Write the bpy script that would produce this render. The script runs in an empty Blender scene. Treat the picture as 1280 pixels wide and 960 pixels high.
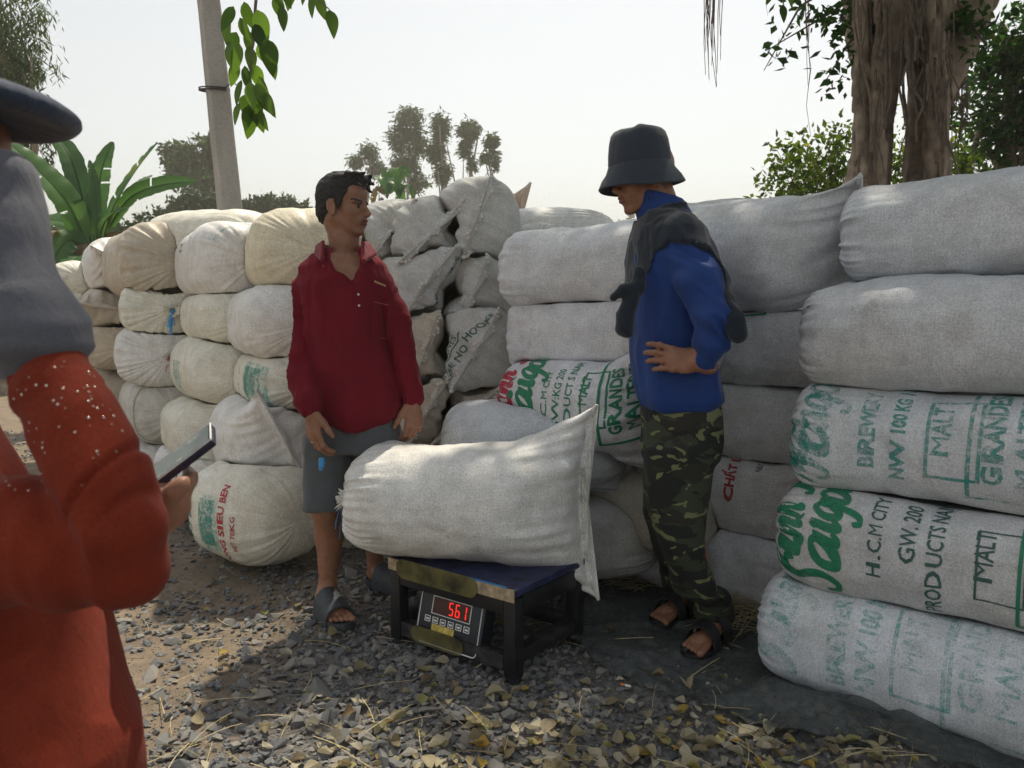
import bpy, bmesh, math, random
import numpy as np
from mathutils import Vector, Matrix
R = math.radians
rng = np.random.default_rng(7)
random.seed(7)
SC = bpy.context.scene
COL = SC.collection

# ------------------------------------------------------------------ camera
CAM_H, PITCH, FPX = 1.14, R(5.2), 985.0
cam_d = bpy.data.cameras.new('camera')
cam = bpy.data.objects.new('camera', cam_d); COL.objects.link(cam)
cam.location = (0, 0, CAM_H); cam.rotation_euler = (R(90) - PITCH, 0, 0)
cam_d.sensor_fit = 'HORIZONTAL'; cam_d.angle = 2*math.atan(640/FPX)
cam_d.clip_start = 0.02; cam_d.clip_end = 3000
cam_d.dof.use_dof = True; cam_d.dof.focus_distance = 2.8; cam_d.dof.aperture_fstop = 9.0
SC.camera = cam
# ------------------------------------------------------------------ world + sun
SUN_EL, SUN_AZ = R(64), R(14)          # azimuth measured from +Y (straight ahead) towards +X
w = bpy.data.worlds.new('World'); SC.world = w; w.use_nodes = True
nt = w.node_tree; nt.nodes.clear()
sky = nt.nodes.new('ShaderNodeTexSky'); sky.sky_type = 'NISHITA'; sky.sun_disc = False
sky.sun_elevation = SUN_EL; sky.sun_rotation = SUN_AZ
sky.air_density = 1.0; sky.dust_density = 1.2; sky.ozone_density = 1.0
hsv = nt.nodes.new('ShaderNodeHueSaturation'); hsv.inputs['Saturation'].default_value = 0.38
tnt = nt.nodes.new('ShaderNodeMix'); tnt.data_type = 'RGBA'; tnt.blend_type = 'MULTIPLY'
tnt.inputs[0].default_value = 1.0; tnt.inputs[7].default_value = (1.0, 0.965, 0.885, 1)
bg = nt.nodes.new('ShaderNodeBackground'); bg.inputs['Strength'].default_value = 0.11
wo = nt.nodes.new('ShaderNodeOutputWorld')
nt.links.new(sky.outputs[0], hsv.inputs['Color']); nt.links.new(hsv.outputs[0], tnt.inputs[6])
nt.links.new(tnt.outputs[2], bg.inputs[0]); nt.links.new(bg.outputs[0], wo.inputs[0])
sun_d = bpy.data.lights.new('sun', 'SUN'); sun_d.energy = 2.7; sun_d.angle = R(0.9); sun_d.color = (1.0, 0.90, 0.74)
sun = bpy.data.objects.new('sun', sun_d); COL.objects.link(sun)
sdir = Vector((math.sin(SUN_AZ)*math.cos(SUN_EL), math.cos(SUN_AZ)*math.cos(SUN_EL), math.sin(SUN_EL)))
sun.rotation_euler = sdir.to_track_quat('Z', 'Y').to_euler(); sun.location = sdir*30
SC.view_settings.view_transform = 'Standard'; SC.view_settings.look = 'None'
SC.view_settings.exposure = 0.82; SC.view_settings.gamma = 1.0; SC.view_settings.use_curve_mapping = False
SC.render.engine = 'CYCLES'
SC.cycles.use_denoising = True
SC.cycles.max_bounces = 7; SC.cycles.transparent_max_bounces = 12; SC.cycles.transmission_bounces = 4
SC.render.film_transparent = False

# ------------------------------------------------------------------ helpers
CP, SP = math.cos(PITCH), math.sin(PITCH)
def W(px, py, Y):
    """world point on the ray of photo pixel (px, py) at world distance Y"""
    a, b = (px-640)/FPX, (480-py)/FPX
    dy, dz = CP + b*SP, -SP + b*CP
    t = Y/dy
    return Vector((a*t, Y, CAM_H + dz*t))
def G(px, py, z=0.0):
    """world point where the ray meets height z"""
    a, b = (px-640)/FPX, (480-py)/FPX
    dy, dz = CP + b*SP, -SP + b*CP
    t = (z-CAM_H)/dz
    return Vector((a*t, dy*t, z))
def V(*a): return np.array(a, dtype=float)
def link(name, me, mat=None, parent=None):
    o = bpy.data.objects.new(name, me); COL.objects.link(o)
    if mat is not None and me is not None and len(me.materials) == 0: me.materials.append(mat)
    if parent is not None: o.parent = parent
    return o
def tag(o, label=None, cat=None, group=None, kind=None):
    if label: o['label'] = label
    if cat: o['category'] = cat
    if group: o['group'] = group
    if kind: o['kind'] = kind
    return o
def empty(name, loc=(0, 0, 0), label=None, cat=None, group=None):
    o = bpy.data.objects.new(name, None); COL.objects.link(o); o.location = loc; o.empty_display_size = .1
    return tag(o, label, cat, group)
def keep(o, parent):
    """parent without moving: parents here only carry translation"""
    o.parent = parent; o.location = Vector(o.location) - Vector(parent.location); return o
def np_mesh(name, verts, faces, smooth=True, uv=None, attrs=None):
    """verts (N,3); faces: one (M,k) array or a list of arrays of different k"""
    if isinstance(faces, np.ndarray): faces = [faces]
    faces = [f for f in faces if len(f)]
    me = bpy.data.meshes.new(name)
    verts = np.asarray(verts, dtype=np.float32)
    me.vertices.add(len(verts)); me.vertices.foreach_set('co', verts.ravel())
    nl = sum(f.size for f in faces); npoly = sum(len(f) for f in faces)
    me.loops.add(nl); me.loops.foreach_set('vertex_index', np.concatenate([f.ravel() for f in faces]).astype(np.int32))
    me.polygons.add(npoly)
    tot = np.concatenate([np.full(len(f), f.shape[1]) for f in faces]).astype(np.int32)
    st = np.concatenate([[0], np.cumsum(tot)[:-1]]).astype(np.int32)
    me.polygons.foreach_set('loop_start', st); me.polygons.foreach_set('loop_total', tot)
    me.polygons.foreach_set('use_smooth', np.full(npoly, smooth))
    me.update(calc_edges=True); me.validate()
    if uv is not None:
        l = me.uv_layers.new(name='UVMap'); vi = np.zeros(nl, np.int32); me.loops.foreach_get('vertex_index', vi)
        l.data.foreach_set('uv', np.asarray(uv, np.float32)[vi].ravel())
    if attrs:
        for k, a in attrs.items():
            a = np.asarray(a, np.float32)
            if a.ndim == 1:
                at = me.attributes.new(k, 'FLOAT', 'POINT'); at.data.foreach_set('value', a)
            else:
                at = me.attributes.new(k, 'FLOAT_COLOR', 'POINT')
                if a.shape[1] == 3: a = np.concatenate([a, np.ones((len(a), 1), np.float32)], 1)
                at.data.foreach_set('color', a.ravel())
    return me
_tab = np.random.default_rng(3).random(4096)*2-1
def vnoise(P, seed=0):
    P = np.asarray(P, float); i = np.floor(P).astype(np.int64); f = P-i; f = f*f*(3-2*f)
    def h(dx, dy, dz):
        a = (i[..., 0]+dx)*73856093 ^ (i[..., 1]+dy)*19349663 ^ (i[..., 2]+dz)*83492791 ^ int(seed*2654435 + 77)
        a = (a & 0x7fffffff); a = (a ^ (a >> 13)) * 1274126177; return _tab[(a >> 7) & 4095]
    fx, fy, fz = f[..., 0], f[..., 1], f[..., 2]
    def lx(dy, dz): return h(0, dy, dz)*(1-fx)+h(1, dy, dz)*fx
    return (lx(0, 0)*(1-fy)+lx(1, 0)*fy)*(1-fz)+(lx(0, 1)*(1-fy)+lx(1, 1)*fy)*fz
def fbm(P, oct=3, seed=0):
    s, a = 0, 1.0
    for k in range(oct): s = s+a*vnoise(np.asarray(P)*2**k, seed+k*11); a *= .5
    return s
def ss(a, b, x): t = np.clip((np.asarray(x)-a)/(b-a), 0, 1); return t*t*(3-2*t)
def grid_faces(nu, nv, wrap=True):
    """verts index = j*nu+i, i around (wrapped), j along"""
    i = np.arange(nu if wrap else nu-1); j = np.arange(nv-1)
    I, J = np.meshgrid(i, j); I2 = (I+1) % nu
    return np.stack([J*nu+I, J*nu+I2, (J+1)*nu+I2, (J+1)*nu+I], -1).reshape(-1, 4)
class MB:
    """collects verts/faces of mixed primitives"""
    def __init__(s): s.v = []; s.f = []; s.n = 0
    def add(s, v, f):
        v = np.asarray(v, float); f = np.asarray(f)
        s.v.append(v); s.f.append(f+s.n); s.n += len(v); return s
    def tube(s, pts, rad, n=8, cap=True, squash=1.0, jit=0.0, seed=0):
        pts = np.asarray([list(p) for p in pts], float); m = len(pts)
        rad = np.broadcast_to(np.asarray(rad, float), (m,))
        T = np.gradient(pts, axis=0); T /= np.linalg.norm(T, axis=1)[:, None]+1e-9
        ref = V(0, 0, 1) if abs(T[0][2]) < .9 else V(1, 0, 0)
        X = np.cross(T[0], ref); X /= np.linalg.norm(X)
        a = np.arange(n)/n*2*np.pi; vs = []
        for k in range(m):
            X = X-T[k]*X.dot(T[k]); X /= np.linalg.norm(X)+1e-9; Y = np.cross(T[k], X)
            r = rad[k]*(1+(jit*vnoise(np.stack([np.cos(a)*1.5+seed, np.sin(a)*1.5, a*0+k*.45], -1), seed) if jit else 0))
            vs.append(pts[k]+np.outer(np.cos(a)*r, X)+np.outer(np.sin(a)*r*squash, Y))
        vs = np.concatenate(vs); f = grid_faces(n, m)
        s.add(vs, f)
        if cap:
            for k, sg in ((0, 1), (m-1, -1)):
                c = pts[k]; ring = vs[k*n:(k+1)*n]; tri = [[0, 1+((i+1) % n if sg > 0 else i), 1+(i if sg > 0 else (i+1) % n)] for i in range(n)]
                q = np.array([[a_, b_, c_, c_] for a_, b_, c_ in tri]); s.add(np.vstack([c, ring]), q)
        return s
    def box(s, c, sz, M=None, bev=0.0):
        bm = bmesh.new(); bmesh.ops.create_cube(bm, size=1)
        for v in bm.verts: v.co = Vector([v.co[i]*sz[i] for i in range(3)])
        if bev: bmesh.ops.bevel(bm, geom=bm.edges[:], offset=bev, segments=2, affect='EDGES', profile=.6)
        M = M if M is not None else Matrix.Identity(3)
        for v in bm.verts: v.co = M @ v.co + Vector(c)
        return s.bm(bm)
    def bm(s, bm):
        bm.verts.index_update(); vs = np.array([v.co[:] for v in bm.verts])
        qs = []
        for f in bm.faces:
            ix = [v.index for v in f.verts]
            if len(ix) == 4: qs.append(ix)
            elif len(ix) == 3: qs.append(ix+[ix[2]])
            else:
                for k in range(1, len(ix)-1): qs.append([ix[0], ix[k], ix[k+1], ix[k+1]])
        bm.free(); return s.add(vs, np.array(qs))
    def mesh(s, name, smooth=True, **kw):
        v = np.concatenate(s.v); f = np.concatenate(s.f)
        tri = f[:, 2] == f[:, 3]
        return np_mesh(name, v, [f[~tri], f[tri][:, :3]], smooth, **kw)
    def build(s, name, mat, parent=None, smooth=True, **kw):
        me = s.mesh(name, smooth, **kw)
        if smooth: me.set_sharp_from_angle(angle=R(38))
        return link(name, me, mat, parent)

# ------------------------------------------------------------------ materials
class NT:
    def __init__(s, name):
        s.m = bpy.data.materials.new(name); s.m.use_nodes = True; s.t = s.m.node_tree; s.t.nodes.clear()
        s.out = s.n('ShaderNodeOutputMaterial')
    def n(s, typ, **kw):
        x = s.t.nodes.new(typ)
        for k, v in kw.items():
            if k.startswith('_'): setattr(x, k[1:], v)
            else: x.inputs[k.replace('__', ' ')].default_value = v
        return x
    def l(s, a, b): s.t.links.new(a, b); return s
    def noise(s, scale, vec=None, detail=4, rough=.55, dist=0.0):
        x = s.n('ShaderNodeTexNoise', Scale=scale, Detail=detail, Roughness=rough, Distortion=dist)
        if vec is not None: s.l(vec, x.inputs['Vector'])
        return x
    def ramp(s, fac, stops, interp='LINEAR'):
        x = s.n('ShaderNodeValToRGB'); x.color_ramp.interpolation = interp; e = x.color_ramp.elements
        while len(e) < len(stops): e.new(.5)
        for k, (p, c) in enumerate(stops):
            e[k].position = p; e[k].color = (c, c, c, 1) if isinstance(c, (int, float)) else (*c, 1)
        s.l(fac, x.inputs[0]); return x.outputs[0]
    def mix(s, fac, a, b, typ='MIX'):
        x = s.n('ShaderNodeMix', _data_type='RGBA', _blend_type=typ)
        for ix, v in ((0, fac), (6, a), (7, b)):
            sock = x.inputs[ix]
            if isinstance(v, (int, float)): sock.default_value = v if ix == 0 else (v, v, v, 1)
            elif isinstance(v, tuple): sock.default_value = (*v, 1)
            else: s.l(v, sock)
        return x.outputs[2]
    def map(s, vec, scale):
        x = s.n('ShaderNodeMapping'); x.inputs['Scale'].default_value = scale; s.l(vec, x.inputs[0]); return x.outputs[0]
    def bump(s, h, strength=.3, dist=.01, normal=None):
        x = s.n('ShaderNodeBump', Strength=strength, Distance=dist); s.l(h, x.inputs['Height'])
        if normal is not None: s.l(normal, x.inputs['Normal'])
        return x.outputs[0]
    def bsdf(s, col, rough=.7, normal=None, **kw):
        x = s.n('ShaderNodeBsdfPrincipled')
        for sock, v in ((x.inputs['Base Color'], col), (x.inputs['Roughness'], rough)):
            if isinstance(v, (int, float)): sock.default_value = v
            elif isinstance(v, tuple): sock.default_value = (*v, 1)
            else: s.l(v, sock)
        for k, v in kw.items():
            k = k.replace('__', ' ')
            if hasattr(v, 'links'): s.l(v, x.inputs[k])
            else: x.inputs[k].default_value = v
        if normal is not None: s.l(normal, x.inputs['Normal'])
        s.l(x.outputs[0], s.out.inputs[0]); return x
    def coord(s, which='Object'): return s.n('ShaderNodeTexCoord').outputs[which]

def m_cloth(name, col, scale=900, var=.25, rough=.85, fold=6.0, sheen=.25, bump=.35):
    t = NT(name); c = t.coord()
    n1 = t.noise(fold, c, 5, .65); n2 = t.noise(scale*.4, c, 3, .75)
    k = t.mix(.55, n1.outputs[0], n2.outputs[0])
    colr = t.ramp(k, [(.3, tuple(x*(1-var) for x in col)), (.7, tuple(x*(1+var) for x in col))])
    w = t.noise(34, t.map(c, (1, 1, .4)), 5, .6, .5)
    nb = t.bump(w.outputs[0], bump*.9, .012, t.bump(n2.outputs[0], bump, .0008))
    t.bsdf(colr, rough, nb, Sheen__Weight=sheen, Specular__IOR__Level=.25); return t.m
def m_plain(name, col, rough=.5, noise=30, var=.2, bump=.1, **kw):
    t = NT(name); c = t.coord(); n = t.noise(noise, c, 5)
    t.bsdf(t.ramp(n.outputs[0], [(.3, tuple(x*(1-var) for x in col)), (.7, tuple(x*(1+var) for x in col))]), rough, t.bump(n.outputs[0], bump, .004), **kw); return t.m
def m_leaf(name, dark, light, trans=.35, rough=.45, yellow=None):
    t = NT(name); a = t.n('ShaderNodeAttribute', _attribute_name='rnd')
    st = [(0, dark), (.75, light)] + ([(1.0, yellow)] if yellow else [])
    col = t.ramp(a.outputs['Fac'], st)
    b = t.bsdf(col, rough, None, Specular__IOR__Level=.35)
    tr = t.n('ShaderNodeBsdfTranslucent'); t.l(t.mix(1.0, col, (1.25, 1.35, .55), 'MULTIPLY'), tr.inputs[0])
    mx = t.n('ShaderNodeMixShader', Fac=trans); t.l(b.outputs[0], mx.inputs[1]); t.l(tr.outputs[0], mx.inputs[2]); t.l(mx.outputs[0], t.out.inputs[0]); return t.m

def m_sack():
    t = NT('woven_sack'); uv = t.coord('UV'); ob = t.coord('Object'); oi = t.n('ShaderNodeObjectInfo')
    tint = oi.outputs['Color']
    off = t.n('ShaderNodeVectorMath', _operation='ADD'); t.l(ob, off.inputs[0]); 
    sc = t.n('ShaderNodeVectorMath', _operation='SCALE'); sc.inputs['Scale'].default_value = 40; cr = t.n('ShaderNodeCombineXYZ'); t.l(oi.outputs['Random'], cr.inputs[0]); t.l(oi.outputs['Random'], cr.inputs[1]); t.l(cr.outputs[0], sc.inputs[0]); t.l(sc.outputs[0], off.inputs[1])
    p = off.outputs[0]
    big = t.noise(3.2, p, 4, .6); med = t.noise(14, p, 5, .65)
    grain = t.noise(210, p, 3, .8); warp = t.noise(1, t.map(uv, (11, 420, 1)), 3, .7); weft = t.noise(1, t.map(uv, (420, 11, 1)), 3, .7)
    col = t.mix(t.ramp(big.outputs[0], [(.35, 0), (.7, .55)]), tint, t.mix(1.0, tint, (.90, .83, .74), 'MULTIPLY'))
    col = t.mix(1.0, col, t.ramp(med.outputs[0], [(.25, .80), (.62, 1.06)]), 'MULTIPLY')
    col = t.mix(1.0, col, t.ramp(grain.outputs[0], [(.34, .66), (.62, 1.1)]), 'MULTIPLY')
    th = t.mix(.5, warp.outputs[0], weft.outputs[0])
    col = t.mix(1.0, col, t.ramp(th, [(.32, .80), (.6, 1.06)]), 'MULTIPLY')
    # grime spots
    sp = t.noise(5.5, p, 6, .75, .6); col = t.mix(t.ramp(sp.outputs[0], [(.60, 0), (.74, .5)]), col, (.20, .155, .11))
    h = t.mix(.5, th, grain.outputs[0]); wr = t.noise(26, p, 4, .6)
    nb = t.bump(h, .45, .0022, t.bump(wr.outputs[0], .25, .010))
    t.bsdf(col, t.ramp(med.outputs[0], [(.3, .62), (.7, .46)]), nb, Specular__IOR__Level=.42); return t.m
def m_ink(name, col, wear=.5, alpha=1.0, scale=60):
    t = NT(name); c = t.coord(); oi = t.n('ShaderNodeObjectInfo')
    n = t.noise(scale, c, 6, .75); n2 = t.noise(420, c, 2, .8); n3 = t.noise(7, c, 3)
    k = t.mix(.45, n.outputs[0], n2.outputs[0]); k = t.mix(.25, k, n3.outputs[0])
    a = t.ramp(k, [(.30+.22*wear, 0), (.42+.22*wear, alpha)])
    b = t.bsdf(t.ramp(n.outputs[0], [(.3, tuple(x*.8 for x in col)), (.7, tuple(min(1, x*1.35+.01) for x in col))]), .6)
    tr = t.n('ShaderNodeBsdfTransparent'); mx = t.n('ShaderNodeMixShader'); t.l(a, mx.inputs[0]); t.l(tr.outputs[0], mx.inputs[1]); t.l(b.outputs[0], mx.inputs[2]); t.l(mx.outputs[0], t.out.inputs[0]); return t.m
M = {}
M['sack'] = m_sack()
M['ink_green'] = m_ink('ink_green', (.010, .19, .095), .25)
M['ink_teal'] = m_ink('ink_teal', (.02, .26, .22), .62, .85)
M['ink_pale'] = m_ink('ink_pale', (.05, .36, .32), .75, .62)
M['ink_red'] = m_ink('ink_red', (.42, .018, .045), .35)
M['ink_dark'] = m_ink('ink_dark', (.03, .10, .085), .35)
M['ink_blue'] = m_ink('ink_blue', (.03, .07, .14), .2)
M['seam'] = m_plain('seam_thread', (.62, .60, .56), .8, 120, .25, .4)
M['string'] = m_plain('tie_string', (.58, .54, .47), .7, 200, .2)
M['string_blue'] = m_plain('blue_ribbon', (.05, .28, .60), .45, 90, .3)
M['string_red'] = m_plain('red_string', (.55, .05, .06), .6, 90, .3)
# ------------------------------------------------------------------ signed-distance sculpting (one continuous surface)
class SDF:
    def __init__(s, lo, hi, h):
        s.lo = np.asarray(lo, float); s.h = h; s.n = np.ceil((np.asarray(hi, float)-s.lo)/h).astype(int)+1
        s.D = np.full(tuple(s.n), 1.0, np.float32); s.ax = [s.lo[i]+np.arange(s.n[i])*h for i in range(3)]
    def sl(s, lo, hi):
        a = np.clip(np.floor((np.asarray(lo)-s.lo)/s.h).astype(int), 0, s.n); b = np.clip(np.ceil((np.asarray(hi)-s.lo)/s.h).astype(int)+1, 0, s.n)
        if np.any(b <= a): return None
        sl = tuple(slice(a[i], b[i]) for i in range(3))
        return sl, s.ax[0][sl[0]][:, None, None], s.ax[1][sl[1]][None, :, None], s.ax[2][sl[2]][None, None, :]
    def put(s, sl, d, k, op):
        D = s.D[sl]; d = d.astype(np.float32)
        if op == 'add':
            hh = np.clip(.5+.5*(D-d)/k, 0, 1); s.D[sl] = D+(d-D)*hh-k*hh*(1-hh)
        else:
            d = -d; hh = np.clip(.5-.5*(D-d)/k, 0, 1); s.D[sl] = D+(d-D)*hh+k*hh*(1-hh)
    def cone(s, a, b, ra, rb, k=.012, op='add'):
        a, b = np.asarray(a, float), np.asarray(b, float); m = max(ra, rb)+k*1.5+.01
        q = s.sl(np.minimum(a, b)-m, np.maximum(a, b)+m)
        if q is None: return s
        sl, X, Y, Z = q; ba = b-a; L2 = ba.dot(ba)+1e-12
        t = np.clip(((X-a[0])*ba[0]+(Y-a[1])*ba[1]+(Z-a[2])*ba[2])/L2, 0, 1)
        d = np.sqrt((X-a[0]-ba[0]*t)**2+(Y-a[1]-ba[1]*t)**2+(Z-a[2]-ba[2]*t)**2)-(ra+(rb-ra)*t)
        s.put(sl, d, k, op); return s
    def chain(s, pts, rad, k=.012, op='add'):
        for i in range(len(pts)-1): s.cone(pts[i], pts[i+1], rad[i], rad[i+1], k, op)
        return s
    def ell(s, c, r, Rm=None, k=.012, op='add'):
        c = np.asarray(c, float); r = np.asarray(r, float); Rm = np.eye(3) if Rm is None else np.asarray(Rm)
        e = np.sqrt(((Rm*r[None, :])**2).sum(1))+k*1.5+.01
        q = s.sl(c-e, c+e)
        if q is None: return s
        sl, X, Y, Z = q; x, y, z = X-c[0], Y-c[1], Z-c[2]
        l = [Rm[0, i]*x+Rm[1, i]*y+Rm[2, i]*z for i in range(3)]
        k0 = np.sqrt(sum((l[i]/r[i])**2 for i in range(3))); k1 = np.sqrt(sum((l[i]/r[i]**2)**2 for i in range(3)))+1e-9
        s.put(sl, k0*(k0-1)/k1, k, op); return s
    def loft(s, secs, k=.012, op='add', n=2.3, ang=0.0):
        """secs: (z, cx, cy, rx, ry) stacked upwards or downwards; ang turns the section about Z"""
        A = np.array(sorted(secs), float); m = max(A[:, 3].max(), A[:, 4].max())+k+.02
        q = s.sl((A[:, 1].min()-m, A[:, 2].min()-m, A[0, 0]-k-.02), (A[:, 1].max()+m, A[:, 2].max()+m, A[-1, 0]+k+.02))
        if q is None: return s
        sl, X, Y, Z = q; z = Z.ravel()
        f = [np.interp(z, A[:, 0], A[:, i])[None, None, :] for i in range(1, 5)]
        c_, s_ = math.cos(ang), math.sin(ang); x = (X-f[0])*c_+(Y-f[1])*s_; y = -(X-f[0])*s_+(Y-f[1])*c_
        g = (np.abs(x/f[2])**n+np.abs(y/f[3])**n)**(1/n); d = (g-1)*np.minimum(f[2], f[3])
        dz = np.maximum(A[0, 0]-Z, Z-A[-1, 0]); d = np.where(dz > 0, np.sqrt(np.maximum(d, 0)**2+dz**2), np.maximum(d, dz)); d = d+0*Z
        s.put(sl, d, k, op); return s
    def polygonize(s):
        D = s.D; I = D < 0
        c = [I[a:I.shape[0]-1+a, b:I.shape[1]-1+b, g:I.shape[2]-1+g] for a in (0, 1) for b in (0, 1) for g in (0, 1)]
        tot = sum(x.astype(np.int8) for x in c); act = np.argwhere((tot > 0) & (tot < 8))
        idx = np.full(tot.shape, -1, np.int32); idx[tuple(act.T)] = np.arange(len(act))
        P = np.zeros((len(act), 3)); N = np.zeros(len(act))
        offs = np.array([(a, b, g) for a in (0, 1) for b in (0, 1) for g in (0, 1)])
        vals = [D[tuple((act+o).T)].astype(float) for o in offs]
        for i in range(8):
            for j in range(i+1, 8):
                df = offs[j]-offs[i]
                if np.abs(df).sum() != 1: continue
                m = (vals[i] < 0) != (vals[j] < 0); t = vals[i][m]/(vals[i][m]-vals[j][m])
                P[m] += offs[i]+df*t[:, None]; N[m] += 1
        V_ = s.lo+(act+P/N[:, None])*s.h; F = []
        for a in range(3):
            b, g = (a+1) % 3, (a+2) % 3
            s0 = [slice(None)]*3; s1 = [slice(None)]*3; s0[a] = slice(0, -1); s1[a] = slice(1, None)
            A0, A1 = I[tuple(s0)], I[tuple(s1)]; E = np.argwhere(A0 != A1)
            E = E[(E[:, b] > 0) & (E[:, g] > 0) & (E[:, b] < D.shape[b]-1) & (E[:, g] < D.shape[g]-1)]
            fl = A0[tuple(E.T)]
            q = []
            for db, dg in ((1, 1), (0, 1), (0, 0), (1, 0)):
                e = E.copy(); e[:, b] -= db; e[:, g] -= dg; q.append(idx[tuple(e.T)])
            q = np.stack(q, 1); q[~fl] = q[~fl][:, ::-1]; F.append(q)
        return V_, np.concatenate(F)
    def smooth(s, V_, F, it=2, lam=.5):
        for _ in range(it):
            acc = np.zeros_like(V_); cnt = np.zeros(len(V_))
            for a in range(4):
                for b in ((a+1) % 4, (a-1) % 4):
                    np.add.at(acc, F[:, a], V_[F[:, b]]); np.add.at(cnt, F[:, a], 1)
            V_ = V_+(acc/np.maximum(cnt, 1)[:, None]-V_)*lam
        return V_
    @staticmethod
    def normals(V_, F):
        n = np.cross(V_[F[:, 2]]-V_[F[:, 0]], V_[F[:, 3]]-V_[F[:, 1]]); N = np.zeros_like(V_)
        for a in range(4): np.add.at(N, F[:, a], n)
        return N/(np.linalg.norm(N, axis=1)[:, None]+1e-12)
    def build(s, name, mat, parent=None, it=2, disp=None, color=None, origin=None, lam=.5):
        V_, F = s.polygonize(); V_ = s.smooth(V_, F, it, lam)
        if disp is not None: V_ = V_+s.normals(V_, F)*disp(V_)[:, None]
        at = {'tone': color(V_)} if color is not None else None
        o_ = np.asarray(origin if origin is not None else (parent.location[:] if parent else (0, 0, 0)), float)
        me = np_mesh(name, V_-o_, F, True, attrs=at); s.D = None
        o = link(name, me, mat, parent)
        if parent is None: o.location = o_
        return o
# ------------------------------------------------------------------ ground
def ground_z(x, y):
    x = np.asarray(x, float); y = np.asarray(y, float); P = np.stack([x, y, x*0], -1)
    near = 1-ss(8, 16, np.hypot(x, y))
    return near*(.018*vnoise(P*1.7, 5)+.010*vnoise(P*5, 6)+.004*vnoise(P*17, 8))
def gz(x, y): return float(ground_z(x, y))
def axis(fine, far):
    a = np.concatenate([-np.geomspace(far, fine[0]*-1 if fine[0] < 0 else 1, 18)[:-1], np.arange(fine[0], fine[1], fine[2]), np.geomspace(fine[1], far, 22)])
    return a
xs = axis((-3.0, 3.2, .03), 330); ys = np.concatenate([-np.geomspace(60, .5, 12), np.arange(0, 5.5, .03), np.geomspace(5.5, 420, 26)])
Xg, Yg = np.meshgrid(xs, ys)
gv = np.stack([Xg, Yg, ground_z(Xg, Yg)], -1).reshape(-1, 3)
t = NT('gravel_dirt'); c = t.coord()
n0 = t.noise(.9, c, 4, .6); n1 = t.noise(7, c, 6, .7); n2 = t.noise(55, c, 5, .75); n3 = t.noise(190, c, 3, .8)
vor = t.n('ShaderNodeTexVoronoi', Scale=70.0); t.l(c, vor.inputs['Vector'])
dirt = t.ramp(n2.outputs[0], [(.28, (.095, .083, .072)), (.5, (.180, .164, .146)), (.72, (.29, .262, .228))])
tan = t.ramp(n1.outputs[0], [(.3, (.17, .13, .09)), (.7, (.34, .26, .18))])
grey = t.mix(.6, dirt, t.ramp(vor.outputs['Color'], [(.1, (.05, .052, .055)), (.9, (.25, .25, .25))]))
sep = t.n('ShaderNodeSeparateXYZ'); t.l(c, sep.inputs[0])
ar = t.n('ShaderNodeMath', _operation='MULTIPLY_ADD'); t.l(sep.outputs[0], ar.inputs[0]); ar.inputs[1].default_value = -.55; ar.inputs[2].default_value = -.12
ad = t.n('ShaderNodeMath', _operation='MULTIPLY_ADD'); t.l(n0.outputs[0], ad.inputs[0]); ad.inputs[1].default_value = .9; t.l(ar.outputs[0], ad.inputs[2])
col = t.mix(t.ramp(ad.outputs[0], [(.55, 0), (.85, .8)]), grey, tan)  # tan grows to the left: warm sunlit ground painted into the colour
col = t.mix(t.ramp(n3.outputs[0], [(.3, .5), (.5, 0)]), col, (.045, .04, .036))
hh = t.mix(.5, n2.outputs[0], n3.outputs[0])
t.bsdf(col, .95, t.bump(hh, .8, .012, t.bump(n1.outputs[0], .4, .03)), Specular__IOR__Level=.2)
M['ground'] = t.m
ground = link('ground', np_mesh('ground', gv, grid_faces(len(xs), len(ys), False)[:, ::1]), M['ground']); tag(ground, kind='structure')

# ------------------------------------------------------------------ print on sacks
def font_mesh(txt, size, shear=0.0, spacing=1.0, bold=0.0, align='LEFT'):
    """flat lettering; the weight is added by offsetting the outline, except on M, whose notch would close"""
    out = bmesh.new(); off = min(bold, .0015)+size*.014
    for keep_m, o_s in ((False, off), (True, 0.0)):
        if keep_m and 'M' not in txt: continue
        cu = bpy.data.curves.new('t', 'FONT'); cu.body = txt; cu.size = size; cu.shear = shear; cu.space_character = spacing
        cu.offset = o_s; cu.align_x = align; cu.resolution_u = 2; cu.materials.append(None); cu.materials.append(None)
        for i, ch in enumerate(txt): cu.body_format[i].material_index = 1 if ch == 'M' else 0
        o = bpy.data.objects.new('t', cu); COL.objects.link(o)
        dg = bpy.context.evaluated_depsgraph_get(); me = bpy.data.meshes.new_from_object(o.evaluated_get(dg))
        bm = bmesh.new(); bm.from_mesh(me); bpy.data.objects.remove(o); bpy.data.curves.remove(cu); bpy.data.meshes.remove(me)
        bmesh.ops.delete(bm, geom=[f for f in bm.faces if (f.material_index == 1) != keep_m], context='FACES')
        mp = {}
        for f in bm.faces:
            vs = []
            for v in f.verts:
                if v not in mp: mp[v] = out.verts.new(v.co)
                vs.append(mp[v])
            out.faces.new(vs)
        bm.free()
    return out
def rect_bm(x0, y0, x1, y1):
    bm = bmesh.new(); vs = [bm.verts.new((a, b, 0)) for a, b in ((x0, y0), (x1, y0), (x1, y1), (x0, y1))]; bm.faces.new(vs); return bm
def frame_bm(x0, y0, x1, y1, w):
    bm = bmesh.new()
    for a, b, c_, d in ((x0, y0, x1, y0+w), (x0, y1-w, x1, y1), (x0, y0+w, x0+w, y1-w), (x1-w, y0+w, x1, y1-w)):
        vs = [bm.verts.new(q+(0,)) for q in ((a, b), (c_, b), (c_, d), (a, d))]; bm.faces.new(vs)
    return bm
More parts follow.
